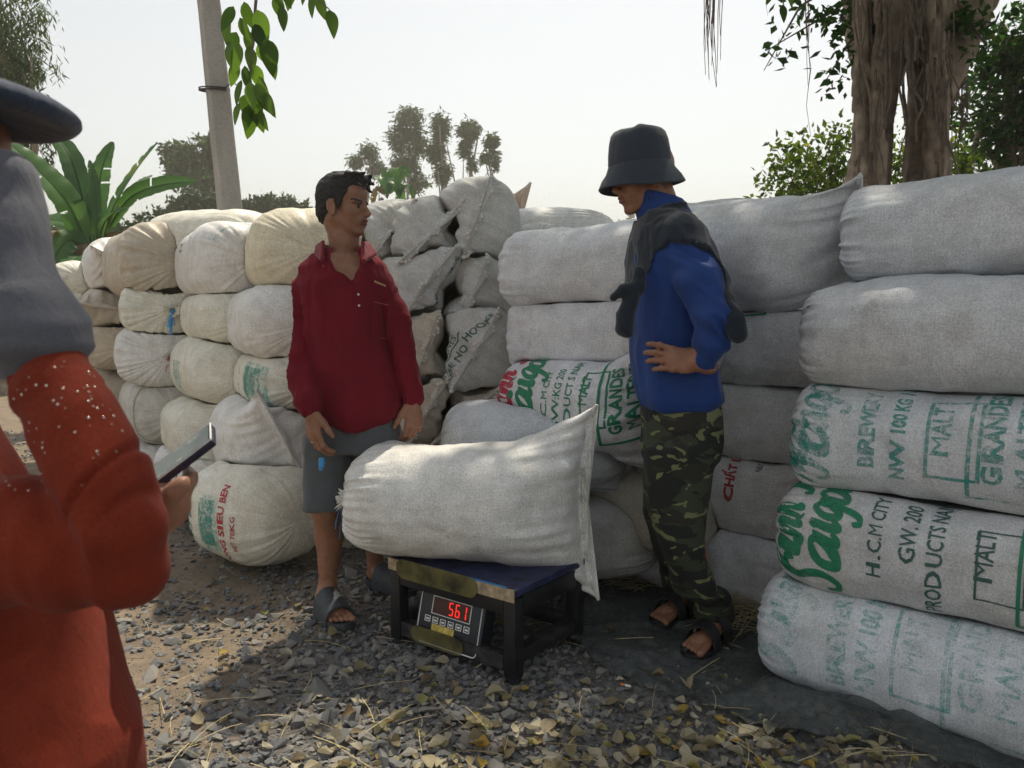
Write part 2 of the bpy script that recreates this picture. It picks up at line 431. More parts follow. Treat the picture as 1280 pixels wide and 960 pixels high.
# brush lettering: strokes as point lists in a unit em box
BR = {
 'V': [[(0, .75), (.12, .95), (.22, .8), (.22, .35), (.27, .02), (.42, .4), (.6, .95), (.72, 1.0)]],
 'S': [[(.55, .82), (.46, .97), (.25, .93), (.18, .72), (.34, .52), (.42, .28), (.28, .03), (.08, .05), (0, .22)]],
 'T': [[(0, .82), (.2, .95), (.45, .88), (.78, .98)], [(.45, .9), (.4, .5), (.3, .08), (.16, 0), (.08, .12)]],
 'i': [[(.02, .42), (.1, .5), (.09, .2), (.15, .03), (.26, .14)], [(.13, .68), (.15, .72)]],
 'n': [[(.02, .48), (.07, .3), (.06, .02)], [(.06, .2), (.2, .48), (.29, .42), (.28, .12), (.34, .03), (.44, .12)]],
 'h': [[(.12, .95), (.1, .5), (.06, .02)], [(.07, .22), (.2, .48), (.29, .42), (.28, .12), (.34, .03), (.44, .12)]],
 'a': [[(.34, .42), (.2, .5), (.05, .32), (.05, .1), (.16, .02), (.3, .2), (.36, .46), (.34, .14), (.4, .03), (.5, .14)]],
 'o': [[(.22, .5), (.06, .36), (.05, .12), (.17, .02), (.32, .12), (.35, .36), (.22, .5)]],
 'g': [[(.34, .42), (.2, .5), (.05, .34), (.06, .14), (.18, .06), (.32, .24), (.36, .46), (.34, .0), (.24, -.26), (.1, -.3), (.04, -.18)]],
 '`': [[(.1, .78), (.26, .66)]], '^': [[(.08, .64), (.2, .78), (.3, .64)]], '~': [[(.05, .66), (.14, .74), (.24, .66), (.34, .74)]]}
BW = {'V': .74, 'S': .62, 'T': .62, 'i': .27, 'n': .44, 'h': .44, 'a': .5, 'o': .4, 'g': .44}
def brush_bm(txt, size, thick=.118, slant=.22):
    bm = bmesh.new(); x = 0
    def stroke(pts, ox):
        P = np.array(pts, float); P[:, 0] += ox; n = len(P)
        k = np.linspace(0, n-1, max(4, (n-1)*5+1)); i = np.clip(k.astype(int), 0, n-2); f = (k-i)[:, None]
        Pm = P[np.clip(i-1, 0, n-1)]; P0 = P[i]; P1 = P[i+1]; P2 = P[np.clip(i+2, 0, n-1)]
        C = .5*((2*P0)+(-Pm+P1)*f+(2*Pm-5*P0+4*P1-P2)*f**2+(-Pm+3*P0-3*P1+P2)*f**3)
        T = np.gradient(C, axis=0); T /= np.linalg.norm(T, axis=1)[:, None]+1e-9; N = np.stack([-T[:, 1], T[:, 0]], 1)
        u = np.linspace(0, 1, len(C)); hw = thick*.5*(.55+.75*np.sin(np.pi*np.clip(u*.95+.05, 0, 1))**.6)*(.75+.5*np.abs(T[:, 1]))
        A = C+N*hw[:, None]; B = C-N*hw[:, None]
        va = [bm.verts.new(((a[0]+a[1]*slant)*size, a[1]*size, 0)) for a in A]; vb = [bm.verts.new(((b[0]+b[1]*slant)*size, b[1]*size, 0)) for b in B]
        for q in range(len(C)-1): bm.faces.new((va[q], vb[q], vb[q+1], va[q+1]))
    k = 0
    while k < len(txt):
        ch = txt[k]
        if ch == ' ': x += .3; k += 1; continue
        for st in BR[ch]: stroke(st, x)
        if k+1 < len(txt) and txt[k+1] in '`^~':
            for st in BR[txt[k+1]]: stroke(st, x)
            k += 1
        x += BW[ch]; k += 1
    return bm
def cut2d(bm, step=.016):
    if not bm.verts: return bm
    xs_ = [v.co.x for v in bm.verts]; ys_ = [v.co.y for v in bm.verts]
    for ax, lo, hi in ((0, min(xs_), max(xs_)), (1, min(ys_), max(ys_))):
        k = math.floor(lo/step)+1
        while k*step < hi:
            co = [0, 0, 0]; co[ax] = k*step; no = [0, 0, 0]; no[ax] = 1
            bmesh.ops.bisect_plane(bm, geom=bm.verts[:]+bm.edges[:]+bm.faces[:], plane_co=co, plane_no=no, dist=1e-6); k += 1
    bmesh.ops.triangulate(bm, faces=bm.faces[:])
    return bm

# ------------------------------------------------------------------ sacks
NU, NV = 160, 96
class Sack:
    def __init__(s, label, px, py, Y, yaw, L=.9, w=.44, h=.34, e0='round', e1='round', phi=60, pitch=0, roll=0, tint=(.60, .59, .57), sag=.0, bend=0.0, c0=.19, c1=.2, seamw=1.0, tie='string', seed=None, group='stacked grain sacks', name='grain_sack', fixed=None, ear=1.0, lump=1.0, n=2.5, pleat=None, pk=1.0, infl=1.0):
        w, h = w*infl, h*infl
        s.seed = seed if seed is not None else int(px*7+py*13); s.L = L; s.w = w; s.h = h
        s.P0 = np.array(fixed if fixed is not None else W(px, py, Y)); ya, pi = R(yaw), R(pitch)
        T = V(math.cos(ya)*math.cos(pi), math.sin(ya)*math.cos(pi), math.sin(pi)); X = np.cross(T, V(0, 0, 1)); X /= np.linalg.norm(X); Z = np.cross(X, T)
        ro = R(roll); s.T = T; s.X = X*math.cos(ro)+Z*math.sin(ro); s.Z = np.cross(s.X, T)
        s.e0, s.e1, s.phi, s.c0, s.c1, s.sag, s.bend, s.sw, s.ear, s.lump, s.n, s.plt = e0, e1, R(phi), c0, c1, sag, bend, seamw, ear, lump, n, pleat if pleat is not None else (.12 if group != 'sacks in the middle pile behind the man in blue' else 1.0)
        rg = np.random.default_rng(s.seed); s.rg = rg
        s.perim = math.pi*(w+h)/2*1.03; s.pk = pk
        s.pl = [(k, rg.uniform(0, 6.28), rg.uniform(.5, 1)) for k in rg.integers(14, 44, 6)]
        u = np.linspace(0, 2*np.pi, NU, endpoint=False); q = np.linspace(0, 1, NV)
        v = .5-.5*np.cos(np.pi*q)*(.55+.45*np.abs(np.cos(np.pi*q))); v = (v-v[0])/(v[-1]-v[0])
        s.v = v; Uu, Vv = np.meshgrid(u, v)
        P = s.surf(Uu, Vv)
        # normals by differences
        du = np.roll(P, -1, 1)-np.roll(P, 1, 1); dv = np.gradient(P, axis=0); N = np.cross(du, dv); nl = np.linalg.norm(N, axis=2, keepdims=True); N /= nl+1e-12
        Q = P*1.0; sd = s.seed % 97
        k0 = ss(0, .35, np.minimum(Vv, 1-Vv)*L/.3+.12)[..., None]
        d = lump*(.0095*fbm(Q*4.2+sd, 2, sd)+.0055*fbm(Q*11+sd, 2, sd+5))*1.0
        # fine crosswise wrinkles, stronger near ends
        near = np.exp(-np.minimum(Vv*L/.16, 9))+np.exp(-np.minimum((1-Vv)*L/.16, 9))
        aw = vnoise(np.stack([Uu*9, Vv*L*6+sd, Uu*0+sd], -1), sd+9); 
        lw = vnoise(np.stack([np.cos(Uu)*2, np.sin(Uu)*2, Vv*L*26+sd], -1), sd+3)
        d = d+.006*near*aw+.0022*lw*(.4+np.abs(vnoise(Q*5, sd)))
        P = P+N*(d[..., None]*k0)
        s.P = P; s.Uu, s.Vv, s.group, s.label, s.nm, s.tie_m = Uu, Vv, group, label, name, tie; bl = 1.0 if group == 'tied sacks stacked beyond the red shirted man' else 1.045
        s.tint = tuple(min(.86, c_*1.15*k_) for c_, k_ in zip(tint, (1/bl, 1.0, bl)))
    def inside(s, p):
        """depth of points p inside this sack (0 outside)"""
        q = p-s.P0; a_ = q@s.T; v = np.clip(a_/s.L, 0, 1); r = np.ones(len(p))
        for e, c, sd in ((s.e0, s.c0, a_), (s.e1, s.c1, s.L-a_)):
            t = np.clip(sd/c, 0, 1); r = r*np.maximum((1-(1-t)**2.3)**(1/2.3), 1e-3)
        z = q@s.Z-(-s.sag*4*v*(1-v)+s.bend*v*v); x = q@s.X; a, b = s.w/2*r, s.h/2*r
        f = (np.abs(x/a)**s.n+np.abs(z/b)**s.n)**(1/s.n); d = (1-f)*np.minimum(a, b)
        return np.where((a_ > 0) & (a_ < s.L), np.maximum(d, 0), 0)
    def squeeze(s, others):
        """press the sack flat where it meets its neighbours"""
        p = s.P.reshape(-1, 3); mv = np.zeros(len(p))
        for o in others:
            if o is s or np.linalg.norm((o.P0+o.T*o.L/2)-(s.P0+s.T*s.L/2)) > 1.3: continue
            mv = np.maximum(mv, o.inside(p)*.52)
        a_ = np.clip((p-s.P0)@s.T, s.L*.12, s.L*.88); ax = s.P0+a_[:, None]*s.T; d = ax-p; n_ = np.linalg.norm(d, axis=1)
        mv = np.minimum(mv, n_*.6); vv_ = s.Vv.ravel()
        if s.e0 == 'sew': mv = mv*ss(.0, .05, vv_)
        if s.e1 == 'sew': mv = mv*ss(.0, .05, 1-vv_)
        m2 = mv.reshape(NV, NU)
        for _ in range(2): m2 = (m2*2+np.roll(m2, 1, 1)+np.roll(m2, -1, 1))/4
        return (p+d/(n_[:, None]+1e-9)*m2.ravel()[:, None]).reshape(s.P.shape)
    def finish(s):
        P = s.P; Uu, Vv = s.Uu, s.Vv; L = s.L; e0, e1, tint, tie = s.e0, s.e1, s.tint, s.tie_m
        du = np.roll(P, -1, 1)-np.roll(P, 1, 1); dv = np.gradient(P, axis=0); N = np.cross(du, dv); s.N = N/(np.linalg.norm(N, axis=2, keepdims=True)+1e-12)
        uv = np.stack([Uu/(2*np.pi)*s.perim, Vv*L], -1).reshape(-1, 2)
        f = grid_faces(NU, NV)
        base = V(*(s.P0+s.T*L/2)); base[2] = P[..., 2].min()
        s.base = base
        s.root = empty(s.nm, base, s.label, 'sack', s.group)
        vs = np.concatenate([P.reshape(-1, 3), P[0].mean(0)[None], P[-1].mean(0)[None]]); uv = np.vstack([uv, [[0, 0], [0, L]]])
        i = np.arange(NU); c0f = np.stack([np.full(NU, NU*NV), (i+1) % NU, i], 1); b = NU*(NV-1); c1f = np.stack([np.full(NU, NU*NV+1), b+i, b+(i+1) % NU], 1)
        me = np_mesh('sack_body', vs-base, [f, np.concatenate([c0f, c1f])], True, uv=uv)
        me.flip_normals() if s.flip(P) else None
        s.body = link('sack_body', me, M['sack'], s.root); s.body.color = (*tint, 1)
        for e, sg in ((e0, 0), (e1, 1)):
            if e == 'sew': s.seam(sg)
            if e == 'tie': s.tuft(sg, tie)
    def flip(s, P):
        c = P[NV//2].mean(0); return np.dot(s.N[NV//2, 0], P[NV//2, 0]-c) < 0
    def surf(s, U, v):
        L = s.L; a, b = s.w/2, s.h/2; n = s.n
        cu, su = np.cos(U), np.sin(U)
        x = a*np.sign(cu)*np.abs(cu)**(2/n); z = b*np.sign(su)*np.abs(su)**(2/n); z = np.where(z < 0, z*.94, z)
        # plump mid profile
        pr = 1-.05*np.abs(2*v-1)**2+.02*np.sin(v*9+s.seed); x = x*pr; z = z*pr
        along = np.zeros_like(U)+v*L
        dx, dz = math.cos(s.phi), math.sin(s.phi); Aend = s.perim/4*.98*s.sw
        pleat = sum(w_*np.abs(np.sin(U*k/2*1.0+p)) for k, p, w_ in s.pl)/3.6-.7
        for e, c, sg in ((s.e0, s.c0, 0), (s.e1, s.c1, 1)):
            sd = v*L if sg == 0 else (1-v)*L; t = np.clip(sd/c, 0, 1)
            if e in ('tie', 'round'):
                kr = .05 if e == 'tie' else .10
                p_ = 2.2 if e == 'tie' else 2.5
                r = (1-(1-t)**p_)**(1/p_)*(1-kr)+kr
                amp = (.10 if e == 'tie' else .065*s.plt)*(1-t)**.8*np.clip(t*6+.2, 0, 1)
                r = r*(1+amp*pleat*1.6)
                x = x*r; z = z*r
                along = along+(1 if sg == 0 else -1)*(-(.012 if e == 'tie' else .006)*pleat*(1-t)*np.clip(t*5, 0, 1))
                if e == 'tie': along = along+(1 if sg == 0 else -1)*.022*np.exp(-(t/.18)**2)
            elif e == 'sew':
                th = U-s.phi; tri = 1-2*np.arccos(np.clip(np.cos(th), -1, 1))/np.pi
                al0 = x*dx+z*dz; tk0 = -x*dz+z*dx
                tl = np.clip((sd-.022)/(c*1.15), 0, 1)
                wgt = (1-np.clip(sd/(c*1.15), 0, 1))**1.35; g = np.sqrt(np.clip(1-(1-tl)**2, 0, 1))**1.15
                al = al0*(1-wgt)+Aend*tri*wgt
                wav = .010*np.sin(tri*9+s.seed)*wgt+.008*np.sin(tri*21+s.seed*2)*wgt
                tk = tk0*g+(.0045*np.sign(np.sin(th))*np.clip(np.abs(np.sin(th))*4, 0, 1))*(1-g)+wav
                # puckers running away from the seam
                tk = tk+.011*s.pk*np.sin(tri*26+3*np.sin(tri*7+s.seed))*wgt*np.sign(tk0)*g**.4
                x = al*dx-tk*dz; z = al*dz+tk*dx
                along = along+(1 if sg == 0 else -1)*(.028*min(1, s.pk+.0)*(1-tri**2)*wgt**2-.045*s.ear*np.abs(tri)**5*wgt)
        C = s.P0+along[..., None]*s.T
        lean = -s.sag*4*v*(1-v) + s.bend*v*v
        C = C+lean[..., None]*V(0, 0, 1)
        return C+x[..., None]*s.X+z[..., None]*s.Z
    def seam(s, sg):
        row = 1 if sg == 0 else NV-2; ring = s.P[0 if sg == 0 else -1]; ring2 = s.P[3 if sg == 0 else -4]
        k0 = int(round(s.phi/(2*np.pi)*NU)) % NU; half = NU//2
        A = np.array([ring[(k0+i) % NU] for i in range(half+1)]); B = np.array([ring[(k0-i) % NU] for i in range(half+1)])
        mid = (A+B)/2; dirv = -s.T if sg == 0 else s.T
        mb = MB(); a = np.linspace(0, 2*np.pi, 6, endpoint=False)
        rr = (.0085 if s.pk < 1 else .0062)*(1+.35*np.sin(np.arange(half+1)*2.1)); pts = mid-dirv*.006+.0022*np.stack([vnoise(mid*40, 1), vnoise(mid*40, 2), vnoise(mid*40, 3)], -1)
        mb.tube(pts-s.base, rr, 6, squash=1.0)
        mb.build('seam', M['seam'], s.root)
    def tuft(s, sg, tie):
        ring = s.P[0 if sg == 0 else -1]; c = ring.mean(0); d = -s.T if sg == 0 else s.T
        rg = s.rg; n = 40; a = np.linspace(0, 2*np.pi, n, endpoint=False); rows = []
        plt = sum(np.sin(a*k+p) for k, p, _ in s.pl)/2
        for j, (dd, r) in enumerate(((-.012, .021), (.004, .015), (.014, .019), (.028, .028), (.041, .036))):
            r2 = r*(1+.28*plt*min(1, j/2)); off = dd+.007*plt*(j > 2)
            rows.append(c+np.outer(off*np.ones(n), d)+np.outer(np.cos(a)*r2, s.X)+np.outer(np.sin(a)*r2, s.Z)-V(0, 0, .012)*(j/4)**2)
        for dd, r in ((.036, .026), (.018, .012)):
            rows.append(c+d*dd+np.outer(np.cos(a)*r*(1+.2*plt), s.X)+np.outer(np.sin(a)*r*(1+.2*plt), s.Z)-V(0, 0, .008))
        me = np_mesh('gathered_neck', np.concatenate(rows)-s.base, grid_faces(n, len(rows)), True)
        o = link('gathered_neck', me, M['sack'], s.root); o.color = (*s.tint, 1)
        mb = MB(); th = np.linspace(0, 4*np.pi, 40)
        mb.tube(c-s.base+d*.006+np.outer(np.cos(th)*.0185, s.X)+np.outer(np.sin(th)*.0185, s.Z)+np.outer(th*.0008-.004, d), .0032, 5)
        for k in range(2):
            q = rg.uniform(-1, 1); e = c+d*.03-s.base; L_ = rg.uniform(.05, .1); pts = [c+d*.008-s.base+s.X*.015*np.sign(q), e+s.X*q*.04-V(0, 0, .02), e+s.X*q*L_*.9-V(0, 0, L_)+d*.0]
            mb.tube(pts, .0028, 5)
        mb.build('tie_string', M[tie], s.root)
    def at(s, sv, tv, off=.0016):
        """surface point at sv metres from end 0 along the length, tv metres round from the +X side"""
        vv = np.clip(np.asarray(sv)/s.L, 0, 1); j = np.interp(vv, s.v, np.arange(NV)); i = (np.asarray(tv)/s.perim*NU) % NU
        j0 = np.clip(j.astype(int), 0, NV-2); fj = (j-j0)[:, None]; i0 = i.astype(int) % NU; fi = (i-np.floor(i))[:, None]; i1 = (i0+1) % NU
        def S(A): return (A[j0, i0]*(1-fi)+A[j0, i1]*fi)*(1-fj)+(A[j0+1, i0]*(1-fi)+A[j0+1, i1]*fi)*fj
        return S(s.P)+S(s.N)*off*(-1 if s.flip(s.P) else 1)
    def print(s, items, ang0=0.0, name='print', side=1, up=1):
        """items: (bm, ink, s0, t0) text x runs round the girth (side=+1 upward), text y back along the axis"""
        for k, (bm, ink, s0, t0) in enumerate(items):
            cut2d(bm); bm.verts.index_update()
            co = np.array([v.co[:] for v in bm.verts])
            sv = s0-up*co[:, 1]; tv = ang0/360*s.perim+side*(t0+co[:, 0])
            P = s.at(sv, tv, .0016+.0004*(k % 3)); mb = MB(); qs = []
            for f in bm.faces:
                ix = [v.index for v in f.verts]
                for q in range(1, len(ix)-1): qs.append([ix[0], ix[q], ix[q+1], ix[q+1]])
            bm.free(); mb.add(P-s.base, np.array(qs)); o = link(name, mb.mesh(name, False), M[ink], s.root)
WH = (.76, .75, .74); CR = (.78, .74, .655); GR = (.56, .55, .52); BR_ = (.54, .485, .40); LV = (.66, .65, .68); SK = {}
def S(key, *a, **k): SK[key] = Sack(*a, **k)
LG = 'tied sacks stacked beyond the red shirted man'; CG = 'sewn sacks standing end on between the piles'; MG = 'sacks in the middle pile behind the man in blue'; RG = 'long sacks in the nearest pile'
LY = 123
# nearest column of the far pile (beside the red-shirted man), bottom to top
S('S19', 'large cream sack on gravel with red and green print, beside the bare leg', 374, 652, 3.30, 141, .62, .44, .42, 'round', 'round', 60, tint=CR, group=LG, infl=1.10, n=2.6, c0=.22, c1=.2)
S('S17', 'white sack whose pointed sewn corner hangs down beside the grey shorts', 364, 566, 3.42, 118, .9, .46, .36, 'sew', 'round', -62, tint=WH, group=LG, infl=1.10, n=2.9, bend=.02, ear=.6, seamw=.9, c0=.26)
S('S14', 'cream sack with a green printed band, half hidden by the maroon sleeve', 390, 482, 3.5, 118, .9, .42, .275, 'round', 'round', 60, tint=CR, group=LG, infl=1.10, n=2.9)
S('S10', 'plain white sack behind the shoulder of the maroon shirt', 384, 405, 3.5, 118, .9, .44, .34, 'round', 'round', 60, tint=WH, group=LG, infl=1.10, n=2.9)
S('S5', 'cream sack on top of its column, touching the back of the red shirted man', 398, 312, 3.55, 112, 1.0, .52, .37, 'round', 'round', 60, tint=(.76, .70, .55), group=LG, infl=1.10, n=2.9)
# second column
S('S18', 'low sack with green printed boxes lying on gravel behind the raised phone', 284, 606, 4.05, LY, .9, .44, .29, 'round', 'round', 60, tint=WH, group=LG, infl=1.10, n=2.9)
S('S16', 'cream sack with a loose sewn flap, just above the raised phone', 294, 550, 4.1, LY, .9, .48, .35, 'sew', 'round', 65, tint=CR, group=LG, infl=1.10, n=2.9)
S('S13', 'cream sack with faint green smudge and gathered wrinkles on its end', 307, 468, 4.1, LY, .9, .46, .35, 'round', 'round', 60, tint=CR, group=LG, infl=1.10, n=2.9, c0=.28)
S('S9', 'smooth cream sack squeezed between the blue ribboned sack and a white one', 318, 397, 4.1, LY, .9, 0.42, .30, 'round', 'round', 60, tint=CR, group=LG, infl=1.10, n=2.9)
S('S4', 'bright white sack with thin green box lines on its crown, folded lower corner', 318, 326, 4.1, LY, .95, 0.46, .40, 'round', 'round', -50, tint=(.78, .78, .79), group=LG, infl=1.10, n=2.9)
S('S6', 'cream sack back showing as a strip below the concrete pole', 330, 300, 4.7, 150, .9, .46, .34, 'round', 'round', 60, tint=CR, group=LG, infl=1.10, n=2.9)
# third column
S('S15', 'grey sack bound with a pale rope, under the red stringed sack', 223, 520, 4.75, LY, .9, .44, .38, 'round', 'round', 60, tint=GR, group=LG, infl=1.10, n=2.9)
S('S12', 'tied sack end with radiating pleats and a red string', 213, 446, 4.7, 117, .9, 0.54, 0.37, 'tie', 'round', 60, tint=WH, group=LG, infl=1.10, n=2.9, tie='string_red', c0=.17)
S('S8', 'tied sack end with radiating pleats and blue ribbon tails', 216, 386, 4.7, 116, .9, 0.52, 0.36, 'tie', 'round', 60, tint=CR, group=LG, infl=1.10, n=2.9, tie='string_blue', c0=.17)
S('S3', 'topmost tied sack with brown stained pleats in front of banana leaves', 230, 328, 4.72, LY+2, 1.0, 0.6, 0.46, 'tie', 'round', 60, tint=BR_, group=LG, infl=1.10, n=2.9, c0=.2, tie='string_blue')
# fourth column
S('S11', 'brownish sack low in the farthest column', 160, 432, 5.3, LY, .9, .44, .33, 'round', 'round', 60, tint=BR_, group=LG, infl=1.10, n=2.9)
S('S7', 'white sack with a square folded corner in the farthest column', 159, 388, 5.3, LY, .9, 0.44, 0.33, 'sew', 'round', -10, tint=(.55, .50, .43), group=LG, infl=1.10, n=2.9)
S('S1', 'white sack with a folded pointed corner, top of the farthest column', 164, 332, 5.3, LY, .9, 0.44, 0.38, 'sew', 'round', -25, tint=WH, group=LG, infl=1.10, n=2.9, seamw=.75)
S('S2', 'pale sack peeping out at the very end of the pile under the banana plant', 108, 352, 5.7, LY, .9, .42, .30, 'round', 'round', 60, tint=CR, group=LG, infl=1.10, n=2.9)
S('S2b', 'pale sack below the endmost one, next to the grey sleeve', 110, 385, 5.7, LY, .9, .42, .30, 'round', 'round', 60, tint=WH, group=LG, infl=1.10, n=2.9)
S('S2c', 'lowest pale sack of the endmost column behind the raised arm', 160, 500, 5.4, LY, .9, .46, .36, 'round', 'round', 60, tint=BR_, group=LG, infl=1.10, n=2.9)
# centre: sewn ends facing the camera
S('C1', 'grey sack with slanting seam touching the profile of the red shirted man', 490, 287, 3.66, 98, .9, .38, .31, 'sew', 'round', 52, tint=GR, group=CG, infl=1.08, n=2.3, pk=.35, seamw=.62, ear=.08, c0=.13)
S('C2', 'grey sack with long slanting seam between two other seamed sacks on top', 540, 291, 3.60, 96, .9, .46, .35, 'sew', 'round', 45, tint=GR, group=CG, infl=1.08, n=2.3, pk=.35, seamw=.62, ear=.08, c0=.13)
S('C3', 'topmost grey sack with upright pointed corner against the sky', 598, 270, 3.58, 94, .9, .38, .38, 'sew', 'round', 70, tint=GR, group=CG, infl=1.08, n=2.3, pk=.35, seamw=.62, ear=.08, c0=.13)
S('C4', 'grey sack with dark green words along its seam, behind maroon shoulder', 533, 355, 3.55, 96, .9, .46, .37, 'sew', 'round', 55, tint=GR, group=CG, infl=1.08, n=2.3, pk=.35, seamw=.62, ear=.08, c0=.13)
S('C5', 'grey sack with steep seam, second from the top below the pointed corner', 590, 372, 3.56, 94, .9, .38, .41, 'sew', 'round', 66, tint=GR, group=CG, infl=1.08, n=2.3, pk=.35, seamw=.62, ear=.08, c0=.13)
S('C6', 'small brownish sack with upright seam behind the maroon elbow', 530, 442, 3.5, 96, .9, .36, .42, 'sew', 'round', 66, tint=BR_, group=CG, infl=1.08, n=2.3, pk=.35, seamw=.62, ear=.08, c0=.13)
S('C7', 'grey sack with bold green box and words beside its white seam', 594, 438, 3.48, 94, .9, .40, .42, 'sew', 'round', 56, tint=GR, group=CG, infl=1.08, n=2.3, pk=.35, seamw=.62, ear=.08, c0=.13)
S('C8', 'brownish sack with thin seam beside the hanging hand of the red shirted man', 534, 515, 3.48, 96, .9, .36, .36, 'sew', 'round', 62, tint=BR_, group=CG, infl=1.08, n=2.3, pk=.35, seamw=.62, ear=.08, c0=.13)
S('C9', 'brown grey sack with small dark blue mark, at the foot of the seamed ends', 584, 522, 3.52, 94, .9, .42, .34, 'sew', 'round', 42, tint=BR_, group=CG, infl=1.08, n=2.3, pk=.35, seamw=.62, ear=.08, c0=.13)
S('C10', 'lowest seamed sack, in the dark behind the weighed sack', 560, 600, 3.6, 94, .9, .44, .34, 'sew', 'round', 50, tint=BR_, group=CG, infl=1.08, n=2.3, pk=.35, seamw=.62, ear=.08, c0=.13)
S('S20', 'bottom sack of the pleated tied column, low behind the raised phone', 226, 594, 4.72, LY, .9, .46, .34, 'round', 'round', 60, tint=GR, group=LG, infl=1.10, n=2.9)
S('S21', 'pale bottom sack of the farthest column, low behind the orange sleeve', 158, 556, 5.35, LY, .9, .46, .36, 'round', 'round', 60, tint=BR_, group=LG, infl=1.10, n=2.9)
for k_, y_ in enumerate((356, 432, 508, 584, 655)):
    S('H%d' % k_, ('highest', 'second highest', 'middle', 'second lowest', 'lowest')[k_]+' sack of the column hidden behind the red shirted man', 462, y_, 3.74, 97, .9, .46, .36, 'sew', 'round', 50, tint=BR_, group=CG, infl=1.08, n=2.3, pk=.35, seamw=.62, ear=.08, c0=.13)
# gap and back
S('G1', 'small shiny sack squeezed upright in the gap beside the pointed corner sack', 662, 322, 3.95, 82, .9, .34, .36, 'round', 'round', 60, tint=GR, group=MG, infl=1.05, n=2.8)
S('G2', 'dark narrow sack deep in the gap between the two piles, upper one', 648, 400, 3.9, 85, .9, .30, .34, 'sew', 'round', 80, tint=GR, group=MG, infl=1.05, n=2.8)
S('G3', 'dark narrow sack deep in the gap between the two piles, lower one', 642, 478, 3.9, 85, .9, .32, .34, 'round', 'round', 80, tint=GR, group=MG, infl=1.05, n=2.8)
S('T1', 'white sack with gathered pleated end on the back of the pile top', 770, 290, 4.45, 172, .9, .44, .25, 'round', 'round', 60, tint=WH, group=MG, infl=1.05, n=2.8, c0=.4)
S('T2', 'pinkish sack corner poking up behind the pointed seamed sack', 652, 283, 4.9, 180, .8, .40, .26, 'sew', 'round', 80, tint=(.62, .48, .38), group=MG, infl=1.05, n=2.8, ear=1.5)
S('T4', 'flat white sack on the pile top behind the chin of the hatted man', 745, 303, 4.2, 5, .9, .42, .22, 'round', 'round', 60, tint=WH, group=MG, infl=1.05, n=2.8)
S('T3', 'grey sack with pointed sewn corner lying before the banyan trunk', 1066, 287, 3.5, 172, .9, .42, .24, 'sew', 'round', 70, tint=GR, group=MG, infl=1.05, n=2.8, ear=1.3)
# middle pile, left column
S('d', 'light grey sack lying right behind the sack on the scale', 557, 553, 3.22, -8, .78, .42, .33, 'round', 'sew', 82, tint=(.58,.59,.60), group=MG, infl=1.05, n=2.8, c0=.10)
S('d2', 'sack in the dark under the light grey one behind the scale', 590, 655, 3.3, -8, .8, .44, .36, 'round', 'round', 82, tint=GR, group=MG, infl=1.05, n=2.8)
S('e', 'brown grey sack end low down between the weighed sack and camouflage trousers', 690, 612, 3.5, -38, .8, .42, .34, 'round', 'round', 70, tint=BR_, group=MG, infl=1.05, n=2.8)
S('c', 'grey sack with red and green script lettering and boxed green words', 650, 500, 3.4, -40, .74, .46, .39, 'round', 'sew', 72, tint=(.71,.70,.725), group=MG, infl=1.05, n=2.8, c0=.13)
S('b', 'plain lilac grey sack lying on the script lettered sack', 656, 421, 3.5, -36, .95, .46, .34, 'round', 'round', 70, tint=(.71,.70,.725), group=MG, infl=1.05, n=2.8, c0=.12)
S('a', 'plain bluish white sack on top, behind the chest of the man in blue', 646, 340, 3.5, -33, .95, .47, .34, 'round', 'round', 70, tint=(.70, .70, .71), group=MG, infl=1.05, n=2.8, c0=.13)
# middle pile, right column
S('E', 'lilac grey sack on the ground behind the camouflage trousers', 782, 660, 3.55, -47, .95, .46, .36, 'round', 'round', 70, tint=(.71,.70,.725), group=MG, infl=1.05, n=2.8, c0=.13)
S('D', 'grey sack with green smudge and red words, behind the camouflage trousers', 806, 585, 3.5, -47, .93, .46, .35, 'round', 'sew', 60, tint=(.70,.675,.65), group=MG, infl=1.05, n=2.8)
S('C', 'grey sack with a straw stalk hanging over it, middle of its column', 812, 506, 3.45, -45, .95, .46, .36, 'round', 'round', 60, tint=(.68,.67,.67), group=MG, infl=1.05, n=2.8)
S('B', 'grey sack with green box outline partly covered by the corner of upper sack', 812, 428, 3.42, -45, .95, .46, .34, 'round', 'round', 60, tint=(.61,.61,.62), group=MG, infl=1.05, n=2.8)
S('A', 'big grey white sack with wide sewn end hanging over, behind the dark jacket', 836, 332, 3.3, -44, .80, .52, .42, 'round', 'sew', 62, tint=(.63, .63, .63), group=MG, infl=1.05, n=2.8, ear=.7, seamw=.76, c1=.24)
# nearest pile
def F(key, label, px, py, Y, h, tint, **k): S(key, label, px, py, Y, -41, 1.05, .5, h, 'round', 'round', 60, tint=tint, group=RG, c0=.12, n=2.8, infl=1.04, pleat=1.25, **k)
F('F1', 'plain grey sack on top of the nearest pile', 1064, 303, 2.66, .325, (.62, .63, .65), pitch=2)
F('F2', 'plain grey sack, second from the top of the nearest pile', 1016, 420, 2.60, .335, (.60, .60, .61), pitch=1)
F('F3', 'grey sack with teal stencilled words and boxes, middle of the nearest pile', 1008, 538, 2.58, .345, (.64, .65, .66))
F('F4', 'grey sack with bold dark green script lettering', 990, 652, 2.55, .335, (.60, .59, .58))
F('F5', 'bottom sack of the nearest pile with faded teal print, lying on net', 968, 762, 2.54, .36, (.68, .69, .71))
